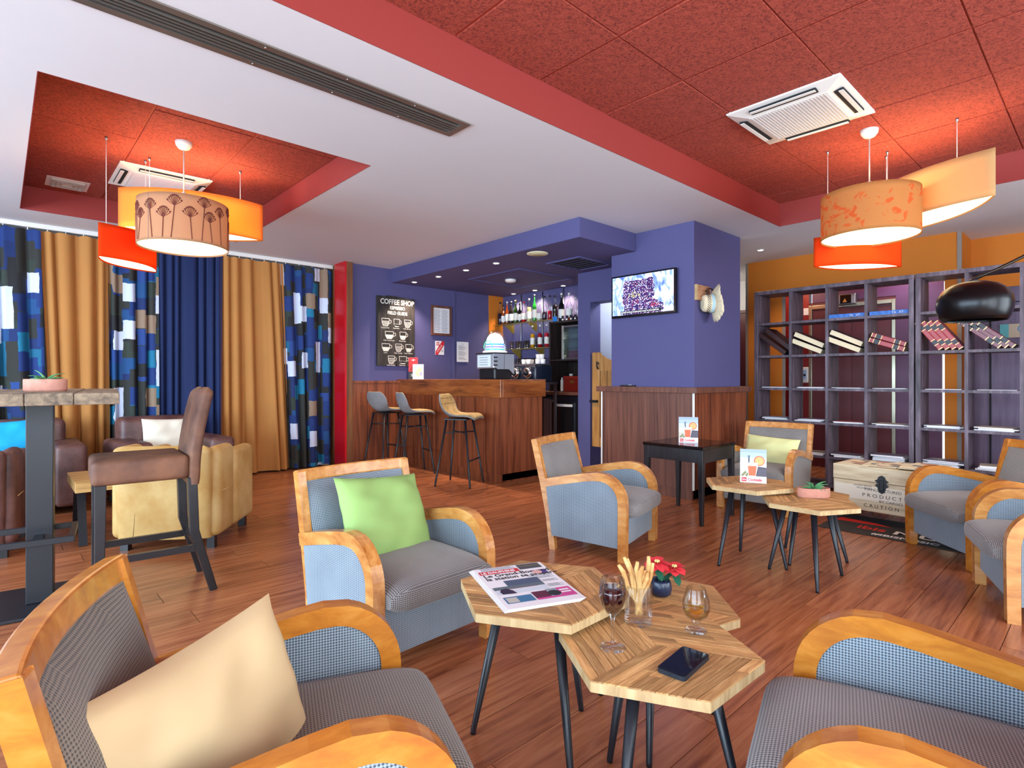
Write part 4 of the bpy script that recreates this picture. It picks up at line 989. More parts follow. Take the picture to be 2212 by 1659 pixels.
specs = [(520,740,1030,amber,cream_l,blk_cap,1,None,'amber'),(595,690,1020,clearb,None,blk_cap,.5,violet_d,'clear narrow'),(645,735,1015,amber,white_l,blk_cap,1,None,'brown'),(703,680,1010,amber,white_l,wht_cap,1,None,'reddish brown'),
 (768,680,1003,dark_b,white_l,blk_cap,1,None,'black'),(840,660,998,dkgreen,white_l,gold_cap,1,None,'olive green'),(905,705,992,dark_b,white_l,blk_cap,1,None,'black'),(970,680,985,clearb,white_l,plain('cap_red','#b0182a',.4),.45,red_l,'clear and red'),
 (1055,630,980,clearb,white_l,wht_cap,.8,bg('pale_gold','#c9c690'),'pale gold'),(1140,570,970,green_b,white_l,blk_cap,1,None,'bright green'),(1215,715,970,clearb,white_l,wht_cap,.35,bg('pale_liquor','#b9b9a8'),'small clear'),
 (1300,590,950,clearb,None,blk_cap,.35,violet_d,'clear half empty'),(1385,580,945,clearb,None,blk_cap,.36,red_l,'clear with red liquor'),(1470,580,938,clearb,None,blk_cap,.6,dark_b,'clear with dark liquor')]
ts = aty  # shelf depth is fixed by the wall
XB = 5.98
def zz(a, b): return 1000 + a/7.373, 560 + b/7.373
SHZ1 = 2.035
for k, (a, zt, zb, body, lab, cap, fill, liq, nm) in enumerate(specs):
    u, v = zz(a, zb); p = atx(u, v, XB); q = atx(u, zz(a, zt)[1], XB)
    bottle('%s bottle, %s from the left on the top glass shelf' % (nm, ords[k]), (XB, p.y, SHZ1+.005), max(.2, q.z - SHZ1), .033 + .004*((k*5) % 3), body, lab, cap, fill, liq)
def glass_shelf(label, y0, y1, z, x0=5.89):
    t = thing('glass_shelf', label, 'shelf', (0,0,0), 0, 'glass shelves behind the bar')
    MB().box(x0,6.095,y0,y1,z-.010,z).build('pane', M_['shelf_glass'], t)
    MB().box(x0-.002,x0,y0,y1,z-.011,z+.001).build('front_edge', plain('brass_edge','#a58a3c',.3,.5), t)
    gold = plain('brass_plate','#c7a548',.35,.6)
    for yb in ((y0+y1)/2+.42, (y0+y1)/2-.1):
        if not y0 < yb < y1: continue
        MB().prism([(6.095,z-.14),(6.07,z-.14),(5.92,z-.03),(5.92,z-.012),(6.095,z-.012)], 0, .012, 0, Matrix.Translation((0,yb+.006,0)) @ XZ).build('bracket', gold, t)
        for q in range(3): MB().lathe([(.012,-.001),(0,-.001)], 10, M=frame((5.99+.035*q, yb-.0065, z-.04-.008*q),(1,0,0),(0,0,1))).build('bracket_hole', M_['dark'], t)
    return t
glass_shelf('topmost glass shelf behind the bar, full of bottles', 5.46, 6.86, SHZ1)
glass_shelf('middle glass shelf behind the bar, with tumblers and syrup bottles', 5.46, 6.55, 1.635)
glass_shelf('lowest glass shelf behind the bar, with glasses and cups', 5.46, 6.55, 1.375)
for k, y in enumerate((6.40, 5.93, 5.50)):
    MB_ = MB().tube([(6.085,y,1.2),(6.085,y,2.50)], .008, 10)
    tag(MB_.build('shelf_upright', M_['steel']), 'slim steel upright of the bottle shelves, %s from the left' % ords[k], 'shelf post', 'steel uprights of the bottle shelves')
for k, (a, zt, zb, liq, nm) in enumerate(((1110,1050,1412,gold_l,'yellow'),(1228,1030,1402,red_l,'red'),(1335,1030,1396,bg('pink_red','#c2203a'),'pinkish red'))):
    u, v = zz(a, zb); p = atx(u, v, 5.95)
    bottle('%s syrup bottle on the middle glass shelf' % nm, (5.95, max(p.y, 5.50), 1.64), .335, .036, clearb, white_l, wht_cap, .62, liq, 'syrup bottles on the middle glass shelf')
def tumbler(name, label, x, y, z, r, h, mat, group, cat='glass'):
    o = MB().lathe([(0,.003),(r*.8,.003),(r*.82,0),(r*.85,.001),(r,h),(r*.94,h),(r*.76,.008),(0,.008)], 14).build(name, mat); o.location = (x, y, z)
    return tag(o, label, cat, group)
tg = glass('tumbler_glass', (.96,.94,.91,1), .6)
for k in range(8): tumbler('tumbler', 'clear tumbler on the middle glass shelf, %s from the left' % ords[k], 5.97 + .04*(k % 2), 6.49-.088*k, 1.636, .036, .12, tg, 'tumblers on the middle glass shelf')
for k in range(9): tumbler('tumbler', 'clear tumbler on the lowest glass shelf, %s from the left' % ords[k], 5.98 + .03*(k % 2), 6.48-.085*k, 1.376, .035, .11, tg, 'tumblers on the lowest glass shelf')
cup_m = plain('white_porcelain','#dfe2e6',.25)
def cup(x, y, z, label): tumbler('cup', label, x, y, z, .036, .062, cup_m, 'white cups behind the bar', 'cup')

# dark wall unit, worktop, coffee machine, under-counter fridge
cu = thing('wall_unit', 'dark open shelf unit beside the bottle shelves', 'shelf unit', (0,0,0)); wu = wood('wenge','#1f1715','#332724','#3d302b',(9,9,1),.5)
MB().box(5.70,6.095,5.40,5.425,1.0,1.965).build('side_panel', wu, cu); MB().box(5.70,6.095,4.665,4.69,1.0,1.965).build('side_panel', wu, cu)
MB().box(5.70,6.095,4.665,5.425,1.945,1.97).build('top_panel', wu, cu); MB().box(5.70,6.095,4.69,5.40,1.42,1.44).build('shelf', wu, cu); MB().box(6.08,6.098,4.69,5.40,1.0,1.945).build('back_panel', wu, cu)
specs2 = [(1570,540,15,dark_b,'black bottle with a white label, on the dark wall unit',1,None),(1690,535,20,clearb,'clear bottle with a white and orange label, on the dark wall unit',.35,orange_l),(1785,610,20,clearb,'clear decanter on the dark wall unit',.2,violet_d)]
for a, zt, d, body, nm, fill, liq in specs2:
    u, v = zz(a, 890); p = atx(u, v, 5.85); q = atx(u, zz(a, zt)[1], 5.85)
    bottle(nm, (5.85, p.y, 1.97), max(.22, q.z-1.97), .042, body, white_l if 'label' in nm else None, wht_cap, fill, liq, 'bottles on the dark wall unit')
for k in range(5): tumbler('shot_glass', 'small steel measuring cup on the dark wall unit, %s from the left' % ords[k], 5.74, 5.20-.075*k, 1.97, .02, .07, M_['chrome'], 'measuring cups on the wall unit', 'measuring cup')
b = MB().cbox((0,0,.035),(.012,.07,.07)).build('price_tag', plain('blue_tag','#1b7fd6',.5), bevel=.004); b.location = (5.72,5.33,1.97); tag(b, 'small bright blue tag on the edge of the wall unit', 'tag')
dc = thing('display_cabinet', 'glass fronted display cabinet inside the dark wall unit', 'cabinet', (5.88, 5.02, 1.442))
MB().box(-.14,.18,-.30,.20,0,.012).box(-.14,.18,-.30,.20,.44,.46).box(-.14,.18,.19,.20,.012,.44).box(-.14,.18,-.30,-.29,.012,.44).box(.17,.18,-.29,.19,.012,.44).build('case', M_['steel'], dc)
MB().box(-.145,-.135,.175,.20,.0,.46).build('front_post', M_['chrome'], dc)
for z in (.15,.28,.37): MB().box(-.13,.17,-.29,.19,z,z+.008).build('wire_shelf', M_['chrome'], dc)
MB().box(-.14,-.137,-.29,.175,.012,.44).build('glass_door', M_['shelf_glass'], dc)
def redbox(label, x, y, z, dx, dy, dz):
    t = thing('box', label, 'box', (x, y, z))
    MB().box(-dx/2,dx/2,-dy/2,dy/2,0,dz*.8).build('body', plain('red_mahogany','#7c1e14',.3), t, bevel=.004); MB().box(-dx/2-.003,dx/2+.003,-dy/2-.003,dy/2+.003,dz*.8+.002,dz).build('lid', plain('red_mahogany2','#8a2519',.3), t, bevel=.004)
    MB().box(-dx/2-.003,-dx/2,-.03,.03,dz*.55,dz*.72).build('brass_plate', plain('brass','#a07a35',.3,.7), t); return t
redbox('red box in the lower compartment of the dark wall unit', 5.82, 5.02, 1.0, .2, .30, .21)
redbox('small red box inside the glass display cabinet', 5.86, 4.98, 1.456, .18, .28, .10)
sk = thing('stirrer_cup', 'bunch of wooden stirrers standing on the red box', 'stirrers', (5.84, 4.94, 1.21)); rnd = random.Random(2)
MB().lathe([(.03,0),(.034,.04),(.03,.04),(.028,.004),(0,.004)], 14).build('cup', M_['shelf_glass'], sk)
for k in range(9):
    a = rnd.uniform(0,6.28); MB().bar((.01*math.cos(a),.01*math.sin(a),.006),(.05*math.cos(a),.05*math.sin(a),.11+.02*rnd.random()),.006,.002).build('stirrer', M_['ply'], sk)
o = MB().lathe([(.022,0),(.024,.01),(.024,.15),(.012,.17),(.012,.19),(0,.19)],14).build('white_bottle', M_['plastic']); o.location=(5.78,5.25,1.0); tag(o,'slim white bottle left of the red box','bottle')
tumbler('tumbler','small clear glass at the left end of the dark wall unit shelf',5.78,5.36,1.0,.034,.10,tg,None)
o = MB().lathe([(.025,0),(.027,.03),(0,.032)],14).build('white_jar', M_['plastic']); o.location=(5.82,5.12,1.21); tag(o,'small white lid or jar on top of the red box','jar')
bw = thing('back_worktop', 'brown worktop behind the bar counter', 'worktop', (0,0,0)); MB().box(5.52,6.095,4.67,6.84,.955,.998).build('slab', M_['panel'], bw, bevel=.003); MB().box(5.56,6.09,5.42,6.84,0,.955).build('cupboard', wu, bw)
fr = thing('fridge', 'black under-counter fridge with steel framed door', 'fridge', (5.56, 5.04, 0))
MB().box(.04,.52,-.36,.36,.05,.94).build('cabinet', M_['black'], fr)
MB().box(0,.04,-.30,.20,.12,.86).build('door', plain('dark_glass','#16181c',.1), fr, bevel=.004)
MB().box(-.004,.04,-.355,-.30,.10,.88).box(-.004,.04,.20,.24,.10,.88).build('door_frame', M_['steel'], fr); MB().box(-.02,.0,-.18,.12,.80,.835).build('handle', M_['plastic'], fr, bevel=.004)
MB().box(0,.04,.25,.36,.10,.90).build('second_door', M_['steel'], fr); MB().box(.02,.5,-.34,.34,0,.05).build('plinth', M_['dark'], fr)
cm = thing('coffee_machine', 'dark coffee machine with two chrome knobs behind the counter', 'coffee machine', (5.2, 5.26, 0), R(0))
# stands on a steel trolley behind the counter
MB().box(-.2,.2,-.28,.28,1.10,1.13).box(-.19,-.16,-.27,-.24,0,1.10).box(.16,.19,-.27,-.24,0,1.10).box(-.19,-.16,.24,.27,0,1.10).box(.16,.19,.24,.27,0,1.10).build('trolley', M_['steel'], cm)
MB().box(-.16,.17,-.22,.24,1.13,1.345).build('housing', plain('dark_blue_plastic','#1a2233',.25), cm, bevel=.03, seg=4, smooth=True)
MB().box(-.14,.15,-.2,.22,1.345,1.365).build('cup_tray', M_['steel'], cm)
for y in (.13, -.10):
    M = frame((-.16,y,1.25),(0,-1,0),(0,0,1)); MB().lathe([(.075,0),(.078,.03),(.06,.05),(.04,.055),(.038,.02),(0,.02)], 28, M=M).build('chrome_ring', M_['chrome'], cm); MB().lathe([(.035,.02),(.033,.075),(.02,.085),(0,.086)], 20, M=M).build('brew_head', M_['black'], cm)
for k, (x, y, z) in enumerate(((5.15,5.36,1.366),(5.15,5.27,1.366),(5.15,5.10,1.366),(5.25,5.14,1.366),(5.20,5.06,1.366),(5.25,5.32,1.366),(5.2,5.14,1.43),(5.2,5.08,1.43))):
    cup(x, y, z, 'white cup on the coffee machine, %s' % ('front row, first from the left','front row, second from the left','front row, third from the left','rear row, second from the left','rightmost of the lower layer','rear row, first from the left','upper layer, left one','upper layer, right one')[k])
# ================================================================== television, hat
tv = thing('television', 'wall mounted flat television showing a crowd, on the purple pillar', 'television', (0,0,0))
TY0, TY1, TZ0, TZ1 = 2.932, 3.705, 1.82, 2.266
MB().box(4.865,4.905,TY0,TY1,TZ0,TZ1).build('housing', M_['black_gloss'], tv, bevel=.006)
MB().box(4.905,4.935,3.2,3.45,1.95,2.15).build('wall_mount', M_['black'], tv)
def tv_mat():
    t = NT('crowd_picture'); c = t.n('TexCoord'); sp = t.n('SeparateXYZ'); t.l(c, sp, 'UV', 0); U, V = sp.outputs[0], sp.outputs[1]
    mp = t.n('Mapping'); mp.inputs['Scale'].default_value = (9, 2.2, 1); t.l(c, mp, 'UV', 0)
    n = t.n('TexNoise', i_Scale=1.6, i_Detail=6.0, i_Distortion=1.0); t.l(mp, n, 0, 'Vector')
    hall = t.ramp([(.30,'#3a4fa0'),(.45,'#7d95dc'),(.58,'#c3cdf2'),(.72,'#eef0ff')]); t.l(n, hall)
    vo = t.n('TexVoronoi'); vo.inputs['Scale'].default_value = 62; mp2 = t.n('Mapping'); mp2.inputs['Scale'].default_value = (1.7,1,1); t.l(c, mp2, 'UV', 0); t.l(mp2, vo, 0, 'Vector')
    s2 = t.n('SeparateXYZ'); t.l(vo, s2, 'Color', 0)
    cr = t.ramp([(0,'#15103a'),(.35,'#2b1f5c'),(.6,'#4a2a5e'),(.74,'#7a2a44'),(.83,'#c9c4e8'),(.93,'#e6e2f4')], 'CONSTANT'); t.l(s2, cr)
    n2 = t.n('TexNoise', i_Scale=7.0, i_Detail=3.0); t.l(c, n2, 'UV', 'Vector'); wob = t.math('MULTIPLY', t.math('SUBTRACT', n2, val=.5), val=.16)
    uu = t.math('ADD', U, wob); a = t.math('GREATER_THAN', uu, val=.19); b = t.math('LESS_THAN', uu, val=.70); d = t.math('LESS_THAN', t.math('ADD', V, wob), val=.88)
    low = t.math('LESS_THAN', t.math('ADD', t.math('MULTIPLY', uu, val=.9), V), val=.98)
    k = t.math('MULTIPLY', t.math('MULTIPLY', a, t.math('MAXIMUM', b, t.math('MULTIPLY', low, t.math('LESS_THAN', uu, val=.84)))), d)
    mx = t.n('MixRGB'); t.l(k, mx, 0, 0); t.l(hall, mx, 0, 1); t.l(cr, mx, 0, 2)
    t.l(mx, t.b, 0, 'Base Color'); t.l(mx, t.b, 0, 'Emission Color'); t.b.inputs['Emission Strength'].default_value = .9; t.set(Roughness=.15); return t.mat
sm = MB().add([(4.8645,TY1-.018,TZ0+.025),(4.8645,TY0+.018,TZ0+.025),(4.8645,TY0+.018,TZ1-.018),(4.8645,TY1-.018,TZ1-.018)], [(0,1,2,3)]); sm.uv = [(0,0),(1,0),(1,1),(0,1)]
sm.build('screen', tv_mat(), tv)
tm = frame((4.864,TY1-.018,TZ0+.025), (0,-1,0), (0,0,1))
rt_ = random.Random(3)
for nm_, hx_, cx_, cy_, n_ in (('yellow_dots','#c2c24a',.27,.20,26),('red_dots','#a02030',.53,.08,26),('red_dots','#8a2038',.30,.12,10)):
    d_ = MB()
    for k in range(n_):
        x_, y_, r_ = cx_ + rt_.gauss(0,.035), cy_ + rt_.gauss(0,.014), rt_.uniform(.003,.006); d_.add([(x,y,.0003) for x, y in circle(x_, y_, r_, 6)], [list(range(6))], 0, False, tm)
    tag(d_.build(nm_, emit(nm_, hx_, .6), tv), kind='stuff')
flat(tv,'bright_window',emit('tv_white','#f4f4ff',1.0),tm,circle(.655,.20,.026),.0003)
flat(tv,'caption_bar',emit('tv_black','#0a0a14',.1),tm,[(.10,.012),(.60,.012),(.60,.040),(.10,.040)],.0004)
text('caption', 'PREMIERE VISITE DE NOTRE-DAME AVANT SA REOUVERTURE', .0185, emit('tv_text','#f2f2f2',.9), tv, tm @ Matrix.Translation((.105,.019,.0006)), 'LEFT', .0001, .92)
text('clock', 'EN DIRECT', .02, emit('tv_text2','#f2f2f2',.9), tv, tm @ Matrix.Translation((.02,.355,.0006)), 'LEFT', .0001)

pq = thing('coat_hook', 'wooden plaque with a scrolled iron hook on the pillar', 'coat hook', (0,0,0))
MB().box(4.945,5.21,2.745,2.77,1.935,2.085).build('plaque', wood('plaque_wood','#8a5a3a','#b98a66','#c79a78',(2,12,12),.6), pq, bevel=.004)
MB().box(4.94,4.955,2.744,2.77,1.935,2.085).build('pale_end', M_['hex_edge'], pq)
MB().tube([(5.10,2.74,2.03),(5.12,2.71,2.06),(5.16,2.70,2.05),(5.165,2.70,2.01),(5.12,2.70,1.985),(5.07,2.71,1.975),(5.05,2.70,2.0),(5.065,2.69,2.02)], [.008]*7+[.006], 8).build('hook', plain('rusty_iron','#4a2c24',.6,.4), pq)
ax = Vector((.72,-.66,.12)).normalized(); HM = frame((5.10,2.655,1.905), ax.cross(Vector((0,0,1))), Vector((0,0,1)))
ht_ = thing('straw_hat', 'frayed straw hat with a pale blue band hanging on the pillar', 'hat', (0,0,0))
straw = plain('straw','#d8c7a6',.85,var=.12,vs_=60,bump=.3,bs=300); rnd = random.Random(5)
def brim(u, v):
    a = 6.28318*u; r = .085 + .095*v*(1 + (.06*math.sin(9*a)+.05*math.sin(23*a+1)+.03*math.sin(41*a))*v); return (r*math.cos(a)*.86, r*math.sin(a), .015*math.sin(3*a)*v - .03*v*v)
axz = HM.copy()
MB().grid(brim, 90, 4, M=axz).build('brim', straw, ht_, solid=.004)
MB().lathe([(.088,-.002),(.090,.03),(.086,.075),(.078,.105),(.06,.118),(.03,.112),(0,.105)], 32, cap=False, sx=.86, M=axz).build('crown', straw, ht_)
MB().lathe([(.0915,.012),(.0915,.040)], 32, cap=False, sx=.86, M=axz).build('hat_band', plain('pale_blue_band','#a9c6d0',.8), ht_)
hb_ = MB()
for k in range(26):
    for r_ in range(3):
        a = 6.28318*(k + .5*(r_ % 2))/26; rr_ = .0893 - .0012*r_; hb_.cbox((0,0,0),(.004,.009,.006), 0, axz @ Matrix.Translation((rr_*math.cos(a)*.86, rr_*math.sin(a), .056+.011*r_)) @ Matrix.Rotation(a, 4, 'Z'))
tag(hb_.build('weave_holes', M_['dark'], ht_), kind='stuff')
o = thing('remote_control', 'small black remote lying on the pillar base cap', 'remote control', (4.905, 3.52, 1.092)); MB().box(-.018,.018,-.09,.09,0,.016).build('body', M_['black'], o, bevel=.004); MB().box(-.008,.004,-.05,-.01,.016,.019).build('buttons', M_['plastic'], o)

# ================================================================== cocktail cards
def paint_cocktail(t, M, w_, h):
    sky, cream_ = plain('card_sky','#aab6d0',.5), plain('card_cream','#d9cdb4',.5)
    g = [('#98a8cc',.90,1.0),('#a9b7d6',.75,.90),('#c3cbdf',.58,.75),('#d5d4d8',.40,.58),('#c8bfae',.16,.40)]
    for c, a, b in g: flat(t,'sky_band',plain('card_band',c,.5),M,[(-w_/2,a*h),(w_/2,a*h),(w_/2,b*h),(-w_/2,b*h)],.0003)
    flat(t,'white_band',M_['paper'],M,[(-w_/2,0),(w_/2,0),(w_/2,.17*h),(-w_/2,.17*h)],.0004)
    flat(t,'dark_mat',plain('card_dark','#4c4450',.5),M,[(w_*.10,.20*h),(w_/2,.20*h),(w_/2,.47*h),(w_*.18,.49*h)],.0005)
    for k in range(4): flat(t,'dark_streak',plain('card_dark2','#6f6570',.5),M,[(w_*.18,(.24+.05*k)*h),(w_/2,(.25+.05*k)*h),(w_/2,(.26+.05*k)*h),(w_*.18,(.25+.05*k)*h)],.0007)
    for k in range(5): flat(t,'herb_leaf',plain('card_herb','#7d7f52',.5),M,circle(-w_*.40+w_*.05*k,(.22+.04*(k % 3))*h,w_*.05,7),.0006)
    flat(t,'orange_rind',plain('card_rind','#cf5a34',.5),M,circle(w_*.23,.66*h,w_*.205),.0006); flat(t,'orange_slice',plain('card_orange','#eaa865',.5),M,circle(w_*.235,.66*h,w_*.17),.0009)
    flat(t,'drink_glass',plain('card_glass','#e4dcd6',.4),M,[(-w_*.18,.20*h),(w_*.10,.20*h),(w_*.18,.60*h),(-w_*.24,.60*h)],.0011)
    flat(t,'drink',plain('card_drink','#e2633a',.5),M,[(-w_*.165,.21*h),(w_*.09,.21*h),(w_*.13,.50*h),(-w_*.20,.50*h)],.0014)
    flat(t,'foam',plain('card_foam','#f0d9b8',.5),M,[(-w_*.20,.50*h),(w_*.13,.50*h),(w_*.10,.58*h),(-w_*.02,.61*h),(-w_*.18,.57*h)],.0016)
    for a in (-.20,-.15): flat(t,'straw',M_['ink'],M,[(w_*(-.17),.58*h),(w_*(-.15),.58*h),(w_*(a+.02),.82*h),(w_*a,.82*h)],.0018)
    flat(t,'red_logo_square',M_['red_ink'],M,[(-w_*.44,.03*h),(-w_*.25,.03*h),(-w_*.25,.15*h),(-w_*.44,.15*h)],.0008)
    text('logo_text','ibis',.085*h,M_['paper'],t,M @ Matrix.Translation((-w_*.42,.065*h,.001)),'LEFT',.0002)
    text('lettering','Cocktails',.105*h,plain('pink_ink','#d65a62',.6),t,M @ Matrix.Translation((-w_*.20,.055*h,.0008)),'LEFT',.0002,.98,.0012)
p = atz(1627, 1043, .501); standcard('menu_card','cocktail menu card standing on the tall hexagonal table','menu card',p.x,p.y,.5015,-66,.158,.215,0,paint_cocktail,'standing cocktail menu cards')
p = atz(1487, 956, .632); standcard('menu_card','cocktail menu card standing on the black side table','menu card',p.x,p.y,.6325,-60,.158,.215,0,paint_cocktail,'standing cocktail menu cards')

# ================================================================== on the near tables
nz = .5015; A_, B_, C_, D_ = [atz(u, v, nz) for u, v in ((989.7,1240.6),(1139,1219),(1256.6,1298.5),(1090,1325))]
npw = thing('newspaper', 'folded newspaper lying on the tall hexagonal table', 'newspaper', (0,0,0))
O_ = D_; ex = (C_-D_); ey = (A_-D_); NW, NH = ((C_-D_).length+(B_-A_).length)/2, ((A_-D_).length+(B_-C_).length)/2
NM = frame((O_.x,O_.y,nz), ex, ey)
for k in range(4): MB().box(.004*k,NW-.003*(3-k)+.004*k,.002*k,NH-.001*k,.0015*k,.0015*k+.0014,0,NM).build('sheet', M_['paper'], npw)
PM = NM @ Matrix.Translation((.012,.006,.0061))
def nb(x0, x1, y0, y1, mat, nm='picture', z=.0004): return flat(npw, nm, mat, PM, [(x0*NW,y0*NH),(x1*NW,y0*NH),(x1*NW,y1*NH),(x0*NW,y1*NH)], z)
nb(.04,.60,.80,.885,M_['red_ink'],'red_title_bar'); text('title','LE DAUPHINE',.058*NH/.4*.44,M_['paper'],npw,PM @ Matrix.Translation((.06*NW,.82*NH,.0006)),'LEFT',.0001,.86,.0008)
text('headline','Le Grand-Bornand :',.036,M_['ink'],npw,PM @ Matrix.Translation((.06*NW,.725*NH,.0004)),'LEFT',.0001,.88,.0006)
text('headline','la station se prepare',.036,M_['ink'],npw,PM @ Matrix.Translation((.06*NW,.645*NH,.0004)),'LEFT',.0001,.86,.0006)
nb(.62,.95,.83,.965,plain('np_dark','#4a4c50',.7)); nb(.62,.95,.905,.91,plain('np_gold','#b59a4a',.7),z=.0006); nb(.74,.94,.665,.77,plain('np_violet','#4b3c86',.7)); flat(npw,'face',plain('np_skin','#d9a9a0',.7),PM,circle(.80*NW,.715*NH,.018,12),.0007)
nb(.04,.72,.30,.40,plain('np_snow','#c9d2da',.7)); nb(.04,.72,.40,.47,plain('np_trees','#5b6a72',.7)); nb(.25,.72,.47,.60,plain('np_slate','#4b5870',.7)); nb(.10,.62,.395,.405,plain('np_redline','#93464c',.7),z=.0007)
flat(npw,'skier',plain('np_skier','#2e2440',.7),PM,[(.10*NW,.30*NH),(.28*NW,.29*NH),(.26*NW,.36*NH),(.20*NW,.42*NH),(.13*NW,.41*NH),(.09*NW,.36*NH)],.0008)
nb(.06,.42,.10,.235,plain('np_blue','#3f7399',.7)); nb(.08,.22,.11,.215,plain('np_pic','#b9b7ae',.7),z=.0007); nb(.44,.64,.13,.27,plain('np_wine','#5a1f3a',.7)); nb(.64,.78,.13,.29,plain('np_grey','#8d97a0',.7)); flat(npw,'dark_figure',plain('np_fig','#23262e',.7),PM,circle(.71*NW,.19*NH,.022,10),.0007)
nb(.44,.96,.095,.13,plain('np_pink','#c9478f',.7)); nb(.78,.96,.13,.29,plain('np_pink','#c9478f',.7)); 
for k in range(2): nb(.80,.93,.17+.05*k,.20+.05*k,M_['paper'],'text_line',.0007)
tl_ = MB()
for (x0, x1, y0, n_) in ((.10,.58,.90,4),(.62,.95,.62,3),(.72,.95,.56,3),(.74,.95,.34,4),(.74,.95,.47,3)):
    for k in range(n_): quad(tl_, x0*NW, (x1-.05*(k % 2))*NW, (y0+.018*k)*NH, (y0+.018*k+.007)*NH, PM, 0, .0004)
tag(tl_.build('small_print', plain('np_print','#7b8088',.8), npw), kind='stuff')

BZ = .4612
p = atz(1323.4, 1398.4, BZ)
wg = thing('wine_glass', 'tulip wine glass half full of red wine on the hexagonal table', 'glass', (p.x, p.y, BZ))
G = M_['glass']
MB().lathe([(.0,.0),(.034,0),(.035,.0015),(.030,.003),(.012,.006),(.0055,.012),(.004,.03),(.0042,.075),(.007,.092),(.018,.104),(.029,.125),(.0355,.148),(.0365,.165),(.034,.185),(.031,.205),(.0305,.2065),(.0300,.205),(.033,.185),(.0355,.165),(.0345,.148),(.028,.126),(.017,.106),(.006,.098),(0,.097)], 36).build('glass_body', G, wg)
wg.scale = (1, 1, .90)
wine = bg('red_wine','#2a040a')
MB().lathe([(0,.0985),(.0055,.099),(.0165,.107),(.0275,.1265),(.0338,.148),(.0350,.165),(.0340,.176),(0,.176)], 32).build('wine', wine, wg)
p = atz(1379, 1344, BZ)
tb = thing('tumbler', 'thick based straight glass tumbler holding the breadsticks', 'glass', (p.x, p.y, BZ))
MB().lathe([(0,0),(.039,0),(.0405,.003),(.0405,.112),(.039,.1135),(.0375,.112),(.0375,.022),(.034,.016),(0,.014)], 36).build('glass_body', glass('thick_glass',(.985,.99,.99,1),.4), tb)
bread = leather('baked_bread','#b5793a','#dfb877',.75,22); tx, ty = p.x, p.y; rnd = random.Random(12)
for k, (dr, ln) in enumerate(((-1.0,.185),(-.62,.205),(-.45,.20),(-.1,.20),(.05,.19),(.22,.17),(.35,.165),(.62,.205),(.85,.185))):
    rt = Vector((SN,-CS,0)); fw = Vector((CS,SN,0)); side = rt*dr*.036 + fw*rnd.uniform(-.018,.018)
    bot = Vector((tx,ty,BZ+.024)) - side*.30; top = Vector((tx,ty,BZ)) + side*1.65; top.z = BZ + ln*.92; d = (top-bot); pts = []
    lim = 0
    for i in range(8):
        q = i/7; pts.append(bot + d*q + rt*.004*math.sin(3*q*3.1+k) + fw*.003*math.cos(4*q+k))
    o = MB().tube(pts, [.0045,.006,.0066,.0062,.0068,.0064,.0072,.0048], 8).build('breadstick', bread)
    tag(o, 'baked breadstick standing in the tumbler, %s from the left' % ords[k], 'breadstick', 'breadsticks in the glass')
p = atz(1503.5, 1362, BZ)
cg = thing('brandy_glass', 'short stemmed brandy glass with golden liquor on the hexagonal table', 'glass', (p.x, p.y, BZ))
MB().lathe([(0,0),(.030,0),(.031,.0015),(.026,.003),(.010,.006),(.006,.012),(.0065,.024),(.016,.031),(.031,.043),(.0385,.062),(.037,.085),(.030,.108),(.0265,.122),(.026,.1235),(.0255,.122),(.029,.108),(.036,.085),(.0375,.062),(.030,.045),(.015,.034),(0,.032)], 36).build('glass_body', G, cg)
MB().lathe([(0,.0335),(.0145,.0355),(.0295,.046),(.0360,.0595),(0,.0595)], 32).build('liquor', glass('golden_liquor',(.96,.80,.36,1),.4), cg)
CZ = .4212
p = atz(1427, 1285, CZ)
ps = thing('poinsettia', 'small artificial red poinsettia in a dark blue pot', 'plant', (p.x, p.y, CZ))
MB().lathe([(0,0),(.026,0),(.036,.010),(.039,.028),(.034,.050),(.030,.056),(.027,.055),(.030,.040),(0,.038)], 28).build('pot', plain('navy_pot','#1c2740',.3), ps)
redp = plain('red_petal','#d8333c',.6,var=.1,vs_=40); lf = plain('dark_green_leaf','#1f5a41',.5)
def petal(c, a, el, L, W_, mat, nm):
    d = Vector((math.cos(a)*math.cos(el), math.sin(a)*math.cos(el), math.sin(el))); s = Vector((-math.sin(a), math.cos(a), 0)); n = d.cross(s); vs = []
    for i in range(6):
        q = i/5; w_ = W_*math.sin(math.pi*min(1,q*.92+.04))**.8*(1 if q < .99 else .02); m_ = c + d*L*q - Vector((0,0,1))*L*.35*q*q
        vs += [m_ - s*w_/2 + Vector((0,0,.004*(1-q))), m_ , m_ + s*w_/2 + Vector((0,0,.004*(1-q)))]
    fs = []
    for i in range(5):
        for j in range(2): fs.append((i*3+j, i*3+j+1, (i+1)*3+j+1, (i+1)*3+j))
    MB().add(vs, fs, 0, True).build(nm, mat, ps)
for c, n_, L in ((Vector((-.016,.004,.112)), 10, .056), (Vector((.026,-.038,.096)), 9, .050)):
    MB().tube([(c.x*.3,c.y*.3,.04), tuple(c)], .003, 6).build('stem', lf, ps)
    for k in range(n_): petal(c, 6.283*k/n_ + .3, .38 - .25*math.cos(6.283*k/n_ + .3 - R(227)) - .12*(k % 2), L*(1-.15*(k % 2)), .034, redp, 'petal')
    for k in range(4): petal(c - Vector((0,0,.02)), 6.283*k/4 + .9, -.15, .05, .026, lf, 'leaf')
    ct = MB()
    for k in range(5): ct.lathe([(0,0),(.0035,.004),(.0035,.008),(0,.010)], 8, M=Matrix.Translation((c.x+.006*math.cos(k*1.3), c.y+.006*math.sin(k*1.3), c.z+.004)))
    ct.build('centre', plain('flower_centre','#d9c27a',.6), ps)
